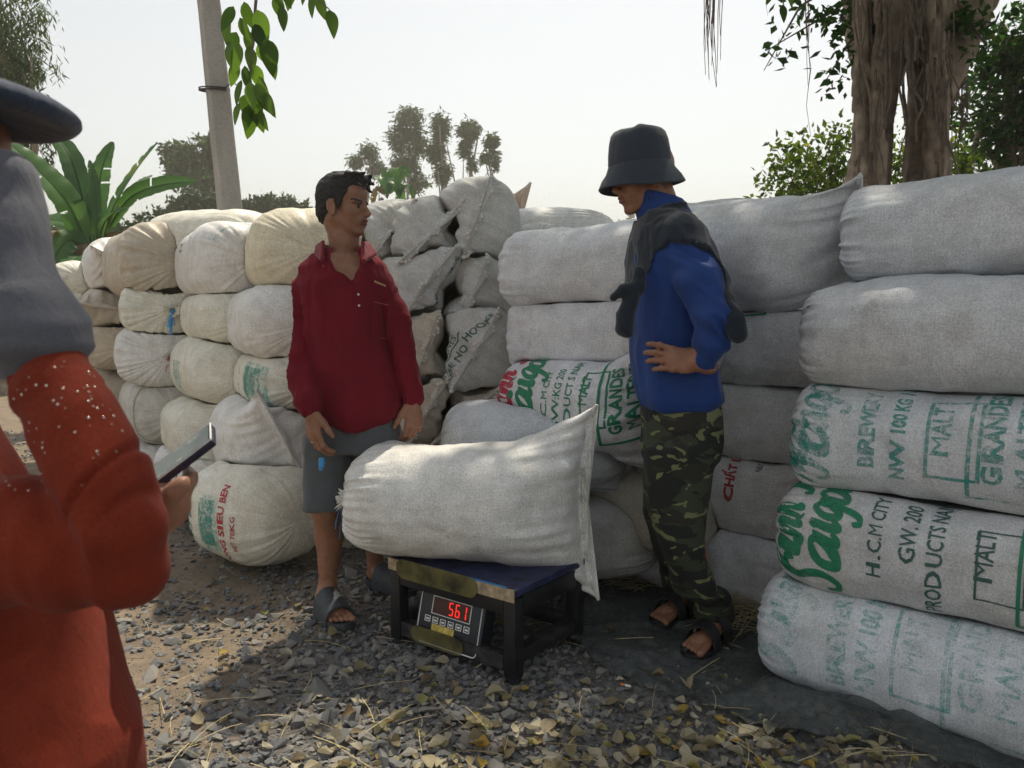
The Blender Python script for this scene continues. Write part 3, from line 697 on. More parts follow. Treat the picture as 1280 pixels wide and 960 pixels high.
# the weighed sack
S('X', 'plump white sack being weighed, lying across the black platform scale', 432, 622, 2.78, -9, .885, .48, .40, 'tie', 'sew', 90, tint=(.76, .74, .70), group='sack on the scale', c0=.2, c1=.30, tie='string_blue', ear=.5, seamw=.97, pitch=1, n=2.4)
KS = list(SK.values())
for _ in range(2):
    newP = [k_.squeeze(KS) for k_ in KS]
    for k_, p_ in zip(KS, newP): k_.P = p_
for k_ in KS: k_.finish()
del_group = SK['X'].root
del del_group['group']
for key_ in ('X', 'S8'):
    s_k = SK[key_]; c_k = s_k.P[0].mean(0)-s_k.T*.012; mb = MB()
    for dx_, L_k in ((.0, .15), (.012, .11)):
        q_k = np.linspace(0, 1, 7); mb.tube(c_k-s_k.base+np.outer(np.sin(q_k*1.5)*(.03+dx_), -s_k.T)+np.outer(q_k*(.018+dx_)*(-1 if key_ == 'S8' else .6), s_k.X)-np.outer(q_k**1.3*L_k, V(0, 0, 1)), .0085, 6, squash=.25)
    mb.build('ribbon', M['string_blue'], s_k.root)

# ---- writing
def vert_block(sk, ang0, side=1, ink='ink_green', ink2=None, bold=0.0):
    i2 = ink2 or ink
    return [(font_mesh('H.C.M CITY', .042, bold=bold), ink, .335, -.10), (font_mesh('GW:KG 200', .046, bold=bold), ink, .39, -.10),
            (font_mesh('PRODUCT S NAM', .046, bold=bold), ink, .445, -.16), (font_mesh('MALT', .05, bold=bold+.001), ink, .515, -.03),
            (frame_bm(-.065, -.055, .145, .045, .008), ink, .53, 0-.02),
            (font_mesh('GRANDES', .056, bold=bold+.0012), i2, .63, -.12), (font_mesh('MALTERIES', .056, bold=bold+.0012), i2, .685, -.12), (font_mesh('MODERNES', .056, bold=bold+.0012), i2, .74, -.12),
            (frame_bm(-.17, -.155, .24, .07, .011), i2, .62, 0), (font_mesh('USE NO HOOKS', .056, bold=bold+.001), ink, .84, -.17)]
sk = SK['c']
sk.print([(brush_bm('Vinh Tha^i', .15), 'ink_red', .145, -.17), (brush_bm('Sa`igon', .165), 'ink_green', .262, -.17)]+vert_block(sk, 0), 12)
sk = SK['F4']
sk.print([(brush_bm('Vinh Tha^i', .145), 'ink_green', .125, -.15), (brush_bm('Sa`igon', .165), 'ink_green', .24, -.16)], 4)
sk.print([(font_mesh('H.C.M CITY', .052), 'ink_dark', .35, -.06), (font_mesh('GW. 200', .058), 'ink_dark', .435, -.02), (font_mesh('PRODUCTS NAM', .056), 'ink_dark', .50, -.17),
          (font_mesh('MALT', .062), 'ink_dark', .615, -.03), (frame_bm(-.055, -.065, .15, .05, .006), 'ink_dark', .625, -.02),
          (font_mesh('GRANDES', .06), 'ink_green', .76, -.10), (font_mesh('MALTERIES', .06), 'ink_green', .82, -.10), (font_mesh('MODERNES', .06), 'ink_green', .88, -.1), (frame_bm(-.15, -.18, .24, .08, .009), 'ink_green', .75, 0)], 6)
sk = SK['F3']
sk.print([(brush_bm('Tha^i', .13), 'ink_teal', .10, -.22), (brush_bm('Sa`igon', .16, .11), 'ink_teal', .16, -.17), (font_mesh('BREWERY', .058, bold=.0015), 'ink_teal', .285, -.09), (font_mesh('NW 100 KG 100', .052, bold=.0015), 'ink_teal', .365, -.12),
          (font_mesh('MALT', .066, bold=.001), 'ink_teal', .475, -.05), (frame_bm(-.10, -.075, .15, .06, .010), 'ink_teal', .475, 0),
          (font_mesh('GRANDES', .068, bold=.002), 'ink_teal', .60, -.10), (font_mesh('MALTERIES', .068, bold=.002), 'ink_teal', .675, -.1), (font_mesh('MODERNES', .068, bold=.002), 'ink_teal', .75, -.1), (frame_bm(-.17, -.24, .22, .085, .011), 'ink_teal', .60, 0)], 12)
sk = SK['F5']
sk.print([(brush_bm('Sa`igon', .165, .12), 'ink_pale', .17, -.17), (font_mesh('BREWERY', .07, bold=.003), 'ink_pale', .31, -.14), (font_mesh('NW 100 KG', .07, bold=.003), 'ink_pale', .39, -.14),
          (font_mesh('MALT', .075, bold=.002), 'ink_pale', .51, -.06), (frame_bm(-.12, -.08, .16, .07, .011), 'ink_pale', .50, 0),
          (font_mesh('GRANDES', .075, bold=.003), 'ink_pale', .65, -.10), (font_mesh('MALTERIES', .075, bold=.003), 'ink_pale', .73, -.1), (font_mesh('MODERNES', .075, bold=.003), 'ink_pale', .81, -.1), (frame_bm(-.2, -.26, .22, .085, .012), 'ink_pale', .64, 0)], 18)
SK['C7'].print([(font_mesh('USE NO HOOKS', .06, bold=.0015), 'ink_dark', 0, 0)][:0])
def end_print(sk, items):
    """print on a sewn end that faces the camera: text x along the seam direction, y across it (upwards)"""
    for k, (bm, ink, x0, y0) in enumerate(items):
        cut2d(bm, .012); bm.verts.index_update(); co = np.array([v.co[:2] for v in bm.verts])+V(x0, y0)
        # walk from the seam: angle from fraction along the seam, depth from distance across
        A = sk.perim/4*.98*sk.sw; tri = np.clip(co[:, 0]/A, -.98, .98); th = np.arccos(tri)*0+np.pi/2*(1-tri)
        u = sk.phi+(th if co[:, 1].mean() > 0 else -th); f_ = np.clip(np.abs(co[:, 1])/(sk.h/2), 0, .97); sv = .022+(1-np.sqrt(1-f_**(2/1.15)))*sk.c0*1.15; P = sk.at(sv, u/(2*np.pi)*sk.perim, .002); mb = MB(); qs = []
        for f in bm.faces:
            ix = [v.index for v in f.verts]
            for q in range(1, len(ix)-1): qs.append([ix[0], ix[q], ix[q+1], ix[q+1]])
        bm.free(); mb.add(P-sk.base, np.array(qs)); link('print', mb.mesh('print', False), M[ink], sk.root)
end_print(SK['C7'], [(font_mesh('USE NO HOOKS', .046, bold=.0006), 'ink_dark', -.17, .040), (font_mesh('MODERNES', .036), 'ink_dark', -.19, .105), (font_mesh('MALTERIES', .036), 'ink_dark', -.19, .140), (rect_bm(-.20, .092, .02, .098), 'ink_dark', 0, 0)])
end_print(SK['C4'], [(font_mesh('USE NO HOOKS', .046, bold=.0006), 'ink_dark', -.17, -.10)])
end_print(SK['C9'], [(rect_bm(0, 0, .035, .035), 'ink_blue', -.06, .05)])
# far pile prints (visible flank is at 180 degrees, text climbs with falling angle)
SK['S19'].print([(brush_bm('Tha^i', .13, .07), 'ink_red', .565, -.14), (font_mesh('DEO DAI', .062, bold=.002), 'ink_teal', .47, -.13), (rect_bm(-.10, -.10, .12, .02), 'ink_pale', .33, 0), (rect_bm(-.08, -.08, .09, .03), 'ink_teal', .34, 0.01),
                 (font_mesh('LUONG SIEU BEN', .05, bold=.001), 'ink_red', .19, -.2), (font_mesh('NET 70KG', .03), 'ink_red', .13, -.08)], 186, side=-1, up=-1)
SK['S14'].print([(font_mesh('EN BI DA', .07, bold=.002), 'ink_pale', .50, -.14), (rect_bm(-.14, -.24, .14, .06), 'ink_pale', .30, 0), (rect_bm(-.11, -.2, .11, .03), 'ink_teal', .30, 0)], 190, side=-1, up=-1)
SK['S13'].print([(rect_bm(-.12, -.15, .12, .0), 'ink_pale', .55, 0)], 200, side=-1, up=-1)
SK['S4'].print([(frame_bm(-.14, -.3, .14, .0, .009), 'ink_pale', .35, .12), (font_mesh('H', .09), 'ink_dark', .6, -.08)], 150, side=-1, up=-1)
SK['S5'].print([(rect_bm(-.1, -.2, .12, .0), 'ink_pale', .4, .1), (rect_bm(-.02, -.05, .08, .0), 'ink_pale', .6, .0)], 160, side=-1, up=-1)
SK['S18'].print([(font_mesh('200', .07, bold=.002), 'ink_dark', .62, -.1), (font_mesh('S NAM', .07, bold=.002), 'ink_dark', .52, -.12), (frame_bm(-.1, -.08, .08, .04, .01), 'ink_dark', .40, 0), (frame_bm(-.16, -.2, .2, .0, .01), 'ink_dark', .30, 0)], 195, side=-1, up=-1)
SK['D'].print([(rect_bm(-.10, -.22, .10, .0), 'ink_teal', .22, .03), (rect_bm(-.08, -.1, .12, .0), 'ink_pale', .30, .02), (font_mesh('CHẤT LƯỢNG', .05, bold=.002), 'ink_red', .60, -.10), (font_mesh('NET 50', .028), 'ink_dark', .69, .02)], 25)
SK['B'].print([(frame_bm(-.16, -.2, .06, .0, .010), 'ink_green', .45, .13), (frame_bm(-.04, -.05, .04, .04, .008), 'ink_green', .6, .19)], 40)

s_k = SK['S15']; j_k = int(np.argmin(np.abs(s_k.v*s_k.L-.13))); rp = s_k.P[j_k]+.004*(s_k.P[j_k]-s_k.P[j_k].mean(0))/.2; mb = MB(); mb.tube(np.vstack([rp, rp[:2]])-s_k.base, .0055, 6, cap=False); mb.build('rope', M['string'], s_k.root)
# ------------------------------------------------------------------ trees, banana plant, pole
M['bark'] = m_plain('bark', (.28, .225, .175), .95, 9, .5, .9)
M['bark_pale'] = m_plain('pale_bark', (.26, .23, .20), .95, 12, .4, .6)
M['root'] = m_plain('aerial_root', (.16, .125, .10), .95, 30, .4, .5)
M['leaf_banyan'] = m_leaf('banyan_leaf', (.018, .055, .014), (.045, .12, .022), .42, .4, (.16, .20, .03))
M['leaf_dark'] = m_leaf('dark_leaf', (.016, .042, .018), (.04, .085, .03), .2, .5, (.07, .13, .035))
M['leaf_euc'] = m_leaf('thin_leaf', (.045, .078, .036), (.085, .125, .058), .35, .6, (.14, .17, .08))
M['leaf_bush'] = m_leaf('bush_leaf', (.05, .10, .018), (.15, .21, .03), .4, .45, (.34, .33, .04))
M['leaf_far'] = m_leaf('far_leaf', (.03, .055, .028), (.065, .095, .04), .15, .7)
M['banana'] = m_leaf('banana_leaf', (.05, .12, .055), (.11, .23, .085), .45, .4, (.32, .38, .10))
M['dead'] = m_leaf('dead_leaf', (.10, .065, .035), (.24, .17, .10), .2, .8, (.36, .29, .2))
def leaf_cloud(P, size, rg, aspect=.5, droop=0.0, jitter=.35):
    """one bent pointed leaf of 4 triangles per point"""
    n = len(P); d = rg.normal(size=(n, 3)); d[:, 2] = d[:, 2]*(1-droop)-droop*1.6; d /= np.linalg.norm(d, axis=1)[:, None]
    u = np.cross(d, rg.normal(size=(n, 3))); u /= np.linalg.norm(u, axis=1)[:, None]+1e-9; nn = np.cross(d, u)
    L = size*(1+jitter*rg.uniform(-1, 1, n))[:, None]; wd = L*aspect*.5
    a = P; m = P+d*L*.45+nn*L*.07; t = P+d*L-nn*L*.05; l = P+d*L*.42+u*wd; r = P+d*L*.42-u*wd
    V_ = np.stack([a, l, m, r, t], 1).reshape(-1, 3); b = np.arange(n)[:, None]*5
    F = np.concatenate([b+[0, 2, 1], b+[0, 3, 2], b+[1, 2, 4], b+[2, 3, 4]]); rnd = np.repeat(np.clip(rg.beta(1.6, 2.6, n)+.0, 0, 1), 5)
    return V_, F, rnd
def blob_points(blobs, n, rg, clump=22, spread=.16):
    B = np.array(blobs, float); vol = B[:, 3]*B[:, 4]*B[:, 5]; k = max(4, n//clump)
    i = rg.choice(len(B), k, p=vol/vol.sum()); d = rg.normal(size=(k, 3)); d /= np.linalg.norm(d, axis=1)[:, None]
    c = B[i, :3]+d*(rg.uniform(.25, 1.03, k)**.55)[:, None]*B[i, 3:]*(1+.18*vnoise(B[i, :3]*1.3+d*2.2, 4))[:, None]
    s = spread*B[i, 3:].mean(1); P = np.repeat(c, clump, 0)+rg.normal(size=(k*clump, 3))*np.repeat(s, clump)[:, None]
    return P, np.repeat(rg.uniform(-.22, .22, k), clump)
def foliage(name, blobs, n, size, mat, parent, seed=1, aspect=.5, droop=0.0, clump=22, spread=.16):
    rg = np.random.default_rng(seed); P, cv = blob_points(blobs, n, rg, clump, spread); V_, F, rnd = leaf_cloud(P, size, rg, aspect, droop)
    rnd = np.clip(rnd+np.repeat(cv, 5), 0, 1); o_ = np.array(parent.location[:])
    return link(name, np_mesh(name, V_-o_, F, False, attrs={'rnd': rnd}), mat, parent)
def limbs(parent, base, blobs, r0, mat, seed, bend=.06, name='trunk', lead=None):
    rg = np.random.default_rng(seed); B = np.array(blobs); mb = MB(); o_ = np.array(parent.location[:]); top = B[np.argmax(B[:, 2])][:3]
    n = 9; u = np.linspace(0, 1, n); H = top-base
    pts = base+np.outer(u, H)+np.stack([bend*H[2]*vnoise(np.stack([u*3+seed, u*0, u*0], 1), 1)*u, bend*H[2]*vnoise(np.stack([u*3, u*0+seed, u*0], 1), 2)*u, u*0], 1)
    mb.tube(pts-o_, r0*(1-.82*u)*(1+.25*np.exp(-u*14)), 9, jit=.12, seed=seed)
    for b in B:
        j = rg.uniform(.3, .8); a = base+H*j*.9; a = np.array([np.interp(j, u, pts[:, q]) for q in range(3)]); e = b[:3]+rg.normal(size=3)*b[3:]*.3
        if e[2] < a[2]-.3*b[5]: continue
        mid = (a+e)/2+rg.normal(size=3)*.08*np.linalg.norm(e-a); mb.tube(np.array([a, mid, e])-o_, [r0*(1-.8*j)*.6, r0*.25, r0*.07], 6)
    mb.build(name, mat, parent)
def px_blobs(L, Y, dep=.8):
    out = []
    for px, py, rx, ry in L:
        c = W(px, py, Y); s = Y/FPX; out.append((c.x, c.y+(hash((px, py)) % 7-3)*.12*rx*s, c.z, rx*s, rx*s*dep, ry*s))
    return out
def tree(name, label, px, Y, blobs_px, n, size, lm, bm_, r0, seed, group=None, cat='tree', **k):
    b = W(px, 500, Y); base = V(b.x, Y, -.05); bl = px_blobs(blobs_px, Y); t_ = empty(name, base, label, cat, group)
    limbs(t_, base, bl, r0, M[bm_], seed); foliage('crown', bl, n, size, M[lm], t_, seed, **k); return t_
GT = 'trees far beyond the stacked sacks'
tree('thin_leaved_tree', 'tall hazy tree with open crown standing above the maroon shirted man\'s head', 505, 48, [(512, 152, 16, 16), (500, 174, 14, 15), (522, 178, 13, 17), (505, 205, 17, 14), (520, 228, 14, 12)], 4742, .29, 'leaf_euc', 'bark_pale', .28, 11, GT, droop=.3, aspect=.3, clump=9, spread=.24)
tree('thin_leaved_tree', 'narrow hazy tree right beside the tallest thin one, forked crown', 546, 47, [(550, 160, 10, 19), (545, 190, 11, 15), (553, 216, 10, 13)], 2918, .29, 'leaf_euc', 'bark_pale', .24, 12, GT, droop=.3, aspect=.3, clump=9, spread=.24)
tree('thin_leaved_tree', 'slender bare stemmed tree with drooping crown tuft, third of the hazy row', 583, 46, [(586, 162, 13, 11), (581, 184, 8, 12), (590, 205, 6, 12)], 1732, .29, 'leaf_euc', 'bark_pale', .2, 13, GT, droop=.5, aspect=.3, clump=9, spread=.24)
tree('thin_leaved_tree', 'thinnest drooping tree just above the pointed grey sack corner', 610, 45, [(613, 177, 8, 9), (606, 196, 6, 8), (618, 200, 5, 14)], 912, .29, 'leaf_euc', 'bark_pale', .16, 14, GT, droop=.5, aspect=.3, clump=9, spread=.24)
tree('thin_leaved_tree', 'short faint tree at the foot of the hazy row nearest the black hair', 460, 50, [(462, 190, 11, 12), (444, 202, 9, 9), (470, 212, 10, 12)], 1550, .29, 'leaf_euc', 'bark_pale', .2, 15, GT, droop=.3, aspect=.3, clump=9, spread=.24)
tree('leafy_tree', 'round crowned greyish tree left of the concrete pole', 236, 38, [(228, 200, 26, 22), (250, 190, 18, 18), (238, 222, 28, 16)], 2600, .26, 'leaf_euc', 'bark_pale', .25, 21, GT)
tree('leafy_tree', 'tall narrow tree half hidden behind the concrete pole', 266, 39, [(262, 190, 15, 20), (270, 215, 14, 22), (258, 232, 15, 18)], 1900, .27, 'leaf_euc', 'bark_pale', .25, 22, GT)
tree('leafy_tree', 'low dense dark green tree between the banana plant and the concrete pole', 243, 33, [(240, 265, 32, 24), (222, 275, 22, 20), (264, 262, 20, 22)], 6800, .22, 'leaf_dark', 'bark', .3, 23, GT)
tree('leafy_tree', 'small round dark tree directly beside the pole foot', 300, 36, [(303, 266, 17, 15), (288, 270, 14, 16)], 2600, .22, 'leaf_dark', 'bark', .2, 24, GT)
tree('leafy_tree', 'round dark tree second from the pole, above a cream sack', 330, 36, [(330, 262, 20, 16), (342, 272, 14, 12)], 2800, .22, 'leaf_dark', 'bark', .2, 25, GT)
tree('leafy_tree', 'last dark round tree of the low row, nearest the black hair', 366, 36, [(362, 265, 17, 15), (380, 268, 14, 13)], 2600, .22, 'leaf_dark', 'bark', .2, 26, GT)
tree('weeping_tree', 'weeping fine leaved tree rising behind the navy hat brim', 18, 11, [(5, 40, 55, 60), (40, 95, 28, 28), (20, 160, 40, 55), (-40, 90, 60, 120), (40, 190, 22, 40)], 9000, .13, 'leaf_euc', 'bark', .2, 31, None, droop=.85, aspect=.16, clump=30)
tree('leafy_tree', 'low scrub bush behind the banana plant stems', 180, 20, [(185, 285, 30, 18), (150, 290, 24, 20), (100, 300, 40, 26), (60, 320, 40, 30)], 3500, .16, 'leaf_dark', 'bark', .1, 33, None, cat='bush')
tree('leafy_bush', 'bright yellow green bush left of the banyan trunk', 1020, 8.2, [(1015, 225, 40, 30), (985, 245, 34, 24), (1050, 215, 26, 38), (975, 205, 18, 14), (1040, 180, 18, 16), (1060, 250, 30, 24), (1000, 190, 24, 22), (1046, 168, 16, 16), (968, 185, 14, 10)], 1700, .085, 'leaf_bush', 'bark', .03, 41, None, cat='bush', clump=7, spread=.45)
tree('leafy_bush', 'yellow green bush seen between and behind the banyan stems', 1165, 8.6, [(1140, 215, 26, 34), (1180, 205, 30, 34), (1205, 225, 26, 24), (1110, 200, 16, 60)], 1300, .085, 'leaf_bush', 'bark', .03, 42, None, cat='bush', clump=7, spread=.45)
rt = tree('leafy_tree', 'dense dark green tree beside the banyan at the frame edge', 1300, 9.0, [(1255, 130, 50, 60), (1275, 60, 45, 50), (1225, 180, 28, 34), (1290, 190, 50, 40), (1240, 60, 28, 30), (1330, 100, 70, 110)], 6500, .105, 'leaf_banyan', 'bark', .16, 43, None)
# far treeline
rg = np.random.default_rng(5); bl = []
for k in range(70):
    px = -250+k*22+rg.uniform(-8, 8); Y = rg.uniform(120, 150); hgt = rg.uniform(268, 290); c = W(px, hgt, Y); r = rg.uniform(1.2, 2.4)
    if px > 600 and px < 960: c = W(px, rg.uniform(274, 290), Y)
    bl.append((c.x, Y, c.z-r*.6, r*1.3, r, r*1.25)); bl.append((c.x+1, Y, c.z/2, r*1.5, r, c.z/2))
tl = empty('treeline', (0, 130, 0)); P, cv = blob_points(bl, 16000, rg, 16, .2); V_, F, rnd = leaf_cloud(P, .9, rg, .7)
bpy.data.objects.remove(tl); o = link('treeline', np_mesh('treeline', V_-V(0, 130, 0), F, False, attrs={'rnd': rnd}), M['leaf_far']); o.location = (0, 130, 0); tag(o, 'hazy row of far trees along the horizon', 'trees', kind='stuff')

# ---- banana plants
def banana_leaf(parent, pts, width, seed, mat='banana', fold=.35, tear=.04, roll=0.0, n=64):
    rg = np.random.default_rng(seed); P = np.array([list(p) for p in pts], float); k = np.linspace(0, len(P)-1, n); i = np.clip(k.astype(int), 0, len(P)-2); f = (k-i)[:, None]
    Pm = P[np.clip(i-1, 0, len(P)-1)]; P0 = P[i]; P1 = P[i+1]; P2 = P[np.clip(i+2, 0, len(P)-1)]
    C = .5*((2*P0)+(-Pm+P1)*f+(2*Pm-5*P0+4*P1-P2)*f**2+(-Pm+3*P0-3*P1+P2)*f**3)
    T = np.gradient(C, axis=0); T /= np.linalg.norm(T, axis=1)[:, None]; S_ = np.cross(T, V(0, -.75, .66)); S_ /= np.linalg.norm(S_, axis=1)[:, None]+1e-9; N = np.cross(S_, T)
    S2 = S_*math.cos(roll)+N*math.sin(roll); N = np.cross(S2, T); S_ = S2
    u = np.linspace(0, 1, n); wd = width*np.clip(np.sin(np.pi*np.clip((u-.12)/.88, 0, 1)**.75), 0, 1)**.55; m = 6; o_ = np.array(parent.location[:]); mb = MB()
    for sd in (-1, 1):
        vs = []
        for q in range(m+1):
            e = q/m; rag = 1+.10*np.abs(vnoise(np.stack([u*26, u*0+seed, u*0+sd], 1), 3))*(q == m)
            vs.append(C+S_*sd*(wd*e*rag)[:, None]+N*(fold*wd*(e-.55*e**2)*1.0+.03*width*np.sin(u*60+sd)*e)[:, None])
        vs = np.array(vs).transpose(1, 0, 2).reshape(-1, 3)-o_; F = grid_faces(m+1, n, False)
        cut = np.zeros(len(F), bool); col = np.arange(len(F)) // m if False else (np.arange(len(F)) % m); row = np.arange(len(F))//m
        for r_ in range(8, n-4):
            if rg.random() < tear: d = rg.integers(1, m); cut |= (row == r_) & (col >= m-d)
        mb.add(vs, F[~cut])
    mb.tube(C-o_, np.linspace(.022, .006, n)*width/.2, 6)
    v = np.concatenate(mb.v); rr = np.clip(.35+.35*vnoise(v*5, seed)+rg.uniform(-.2, .35), 0, 1)
    f = np.concatenate(mb.f); tri = f[:, 2] == f[:, 3]
    return link('leaf' if mat == 'banana' else 'dead_leaf', np_mesh('banana_leaf', v, [f[~tri], f[tri][:, :3]], True, attrs={'rnd': rr}), M[mat], parent)
def banana(label, px, Y, leaves, sc_=1.0, stem_px=None):
    b = W(px, 500, Y); base = V(b.x, Y, -.05); t_ = empty('banana_plant', base, label, 'plant'); mb = MB(); top = W(px, leaves[0][0][0][1], Y)
    u = np.linspace(0, 1, 7); mb.tube(np.outer(u, V(0, 0, top.z+.05)), (.11-.05*u)*sc_, 9, jit=.1, seed=px); mb.build('stem', M['bark_pale'], t_)
    for k, (pp, wd, dy, mat) in enumerate(leaves):
        q = [W(x, y, Y+dy*j/(len(pp)-1)) for j, (x, y) in enumerate(pp)]; banana_leaf(t_, q, wd*Y/FPX*.66, px+k*7, mat, roll=((k*37) % 11-5)*.09)
B_, D_ = 'banana', 'dead'
banana('broad leaved banana plant with torn leaves behind the farthest sacks', 122, 8.0, [
    ([(112, 320), (85, 255), (40, 205), (2, 172)], 28, -.5, B_), ([(115, 310), (100, 235), (85, 190), (62, 163)], 20, .4, B_), ([(118, 300), (108, 235), (96, 188)], 11, .6, B_), ([(122, 300), (119, 240), (112, 200)], 9, .2, B_),
    ([(122, 315), (122, 255), (128, 210), (141, 177)], 21, .3, B_), ([(125, 318), (142, 260), (168, 215), (197, 178)], 24, -.2, B_), ([(128, 300), (160, 250), (200, 232), (244, 227)], 20, -.3, B_), ([(126, 305), (150, 262), (172, 232), (190, 219)], 13, .8, B_),
    ([(112, 330), (90, 300), (70, 320), (66, 360)], 24, -.5, B_), ([(120, 320), (95, 285), (60, 275), (30, 290)], 22, .6, B_), ([(125, 330), (150, 300), (175, 290), (186, 300)], 18, .5, B_), ([(118, 325), (112, 290), (90, 262), (72, 258)], 20, .3, B_),
    ([(120, 330), (100, 320), (85, 335), (80, 380)], 20, -.7, B_), ([(122, 320), (128, 285), (140, 268), (158, 262)], 20, -.4, B_), ([(116, 325), (135, 300), (150, 310), (156, 345)], 14, -.4, D_), ([(118, 322), (104, 305), (98, 330), (102, 362)], 12, -.3, D_), ([(118, 320), (160, 288), (190, 286), (232, 296)], 14, .9, D_), ([(118, 315), (82, 300), (64, 292), (58, 330)], 12, -.4, D_),
    ([(112, 330), (70, 330), (40, 350), (30, 400)], 24, -.3, B_), ([(112, 340), (80, 350), (70, 390), (75, 430)], 22, -.2, B_)])
banana('small pale banana plant behind the black hair', 480, 17, [
    ([(484, 248), (476, 225), (462, 222), (450, 235)], 9, .4, B_), ([(484, 248), (488, 222), (498, 214), (512, 222)], 10, .3, B_), ([(484, 248), (482, 222), (478, 212)], 7, .2, B_), ([(484, 248), (492, 232), (500, 240), (506, 256)], 9, .2, B_), ([(484, 248), (474, 236), (468, 244), (466, 256)], 8, .2, D_)])
banana('small yellowish banana plant above the slanting seam sacks', 500, 15, [
    ([(500, 248), (498, 225), (505, 212), (514, 216)], 8, .3, B_), ([(500, 248), (494, 230), (486, 226), (478, 236)], 8, .3, B_), ([(500, 248), (505, 232), (512, 234), (517, 248)], 8, .3, B_), ([(500, 248), (500, 236), (498, 240), (496, 256)], 7, .2, B_)], .8)

# ---- concrete pole
t = NT('old_concrete'); c = t.coord(); n1 = t.noise(3, t.map(c, (1, 1, .3)), 5, .65); n2 = t.noise(60, c, 4, .7)
t.bsdf(t.mix(1.0, t.ramp(n1.outputs[0], [(.3, (.30, .285, .265)), (.7, (.46, .445, .42))]), t.ramp(n2.outputs[0], [(.3, .78), (.6, 1.05)]), 'MULTIPLY'), .95, t.bump(n2.outputs[0], .5, .006)); M['concrete'] = t.m
p0, p1_ = W(289, 275, 7.0), W(256, -40, 7.0); ax_ = (p1_-p0).normalized(); foot = p0-ax_*(p0.z/ax_.z); Lp = (p1_-foot).length+.4
pole = empty('concrete_pole', foot, 'weathered square concrete pole leaning beyond the far sacks', 'pole')
bm = bmesh.new(); ring = []
ca = 31
prof = [(-.10, -.085), (-.085, -.10), (.085, -.10), (.10, -.085), (.10, .085), (.085, .10), (-.085, .10), (-.10, .085)]
for k in range(25):
    u = k/24; r_ = 1-.22*u; row = []
    for x, y in prof:
        a = R(ca); X, Y_ = (x*math.cos(a)-y*math.sin(a))*r_, (x*math.sin(a)+y*math.cos(a))*r_; q = ax_*Lp*u+Vector((X, Y_, 0)); q += Vector((1, 1, 0))*.004*float(vnoise(np.array([q.x*4, q.y*4, q.z*3]), 3)); row.append(bm.verts.new(q))
    ring.append(row)
for k in range(24):
    for j in range(8): bm.faces.new((ring[k][j], ring[k][(j+1) % 8], ring[k+1][(j+1) % 8], ring[k+1][j]))
bm.faces.new(ring[-1]); me = bpy.data.meshes.new('post'); bm.to_mesh(me); bm.free(); link('post', me, M['concrete'], pole)
mb = MB(); wz = W(268, 112, 7.0)-foot; th = np.linspace(0, 6.28*3, 70); mb.tube(np.stack([wz.x+.125*np.cos(th), wz.y+.125*np.sin(th), wz.z+.012*np.sin(th*.35)+.02*np.sin(th)], 1), .006, 5)
mb.tube([wz+Vector((.11, -.06, 0)), wz+Vector((.2, -.12, .03)), wz+Vector((.27, -.1, -.02))], .005, 5); mb.build('wire_binding', m_plain('rusty_wire', (.05, .045, .045), .7), pole)

# ---- banyan
BY = 6.0
b0 = W(1110, 500, BY); by = empty('banyan_tree', (b0.x, BY, 0), 'big multi stemmed banyan with hanging aerial roots behind the nearest sacks', 'tree')
def w_(px, py, dy=0.0): return np.array(W(px, py, BY+dy))
f = SDF(w_(1030, 0, -.5)*V(1, 1, 0)+V(0, 0, -.1), V(w_(1290, 0, 0)[0], BY+.55, 4.6), .026); s_ = BY/FPX
for pts, rad, k in (
    ([(1075, 480), (1080, 300), (1088, 235), (1094, 150), (1104, 60), (1118, -60), (1122, -200)], [42, 31, 22, 22, 29, 38, 32], .012),
    ([(1062, 300), (1068, 235), (1082, 170), (1085, 90), (1078, 10), (1060, -90), (1010, -190)], [14, 13, 14, 18, 20, 19, 15], .05),
    ([(1146, 480), (1148, 300), (1146, 240), (1153, 170), (1162, 100), (1160, 30), (1165, -60), (1180, -200)], [26, 20, 16, 19, 24, 36, 38, 30], .012),
    ([(1165, 130), (1195, 60), (1222, 0), (1250, -60), (1290, -170)], [24, 22, 21, 22, 18], .05),
    ([(1105, 50), (1135, 30), (1140, -20), (1145, -80)], [26, 30, 36, 40], .05)):
    P = [w_(x, y, .12*math.sin(x*.13+y*.02)) for x, y in pts]; f.chain(P, [r*s_ for r in rad], k)
for k in range(26):
    x = rng.choice([rng.uniform(1066, 1102), rng.uniform(1158, 1180)]); y1 = rng.uniform(150, 330); y0 = rng.uniform(-120, 40); dy = rng.uniform(-.36, -.1)
    P = [w_(x+rng.uniform(-14, 14)*q*(.6 if k % 2 else .3), y0+(y1-y0)*q, dy+.05*math.sin(q*5+k)) for q in np.linspace(0, 1, 6)]; f.chain(P, [rng.uniform(.018, .034)]*6, .012)
def bark_d(v): return .020*fbm(v*V(9, 9, 2.2), 3, 2)+.008*fbm(v*V(30, 30, 7), 2, 5)
f.build('trunk', M['bark'], by, 1, bark_d)
mb = MB(); o_ = np.array(by.location[:])
def droot(px, y0, y1, Y, n, spread, r):
    for k in range(n):
        x = px+rng.normal()*spread; e = y1-rng.uniform(0, .55)*(y1-y0)*(k > 0)
        q = np.linspace(0, 1, 9); pts = [np.array(W(x+spread*.5*float(vnoise(np.array([j*4., k*3.1, px]), 2))+rng.normal()*spread*.25*j, y0+(e-y0)*j, Y))-o_+V(0, rng.normal()*.02, 0) for j in q]
        mb.tube(pts, np.linspace(r, r*.35, 9), 4, cap=False)
droot(890, -220, 108, 4.2, 46, 5.5, .0042); droot(1009, -160, 172, 5.0, 5, 2.2, .004); droot(958, -120, 20, 5.0, 3, 2, .003)
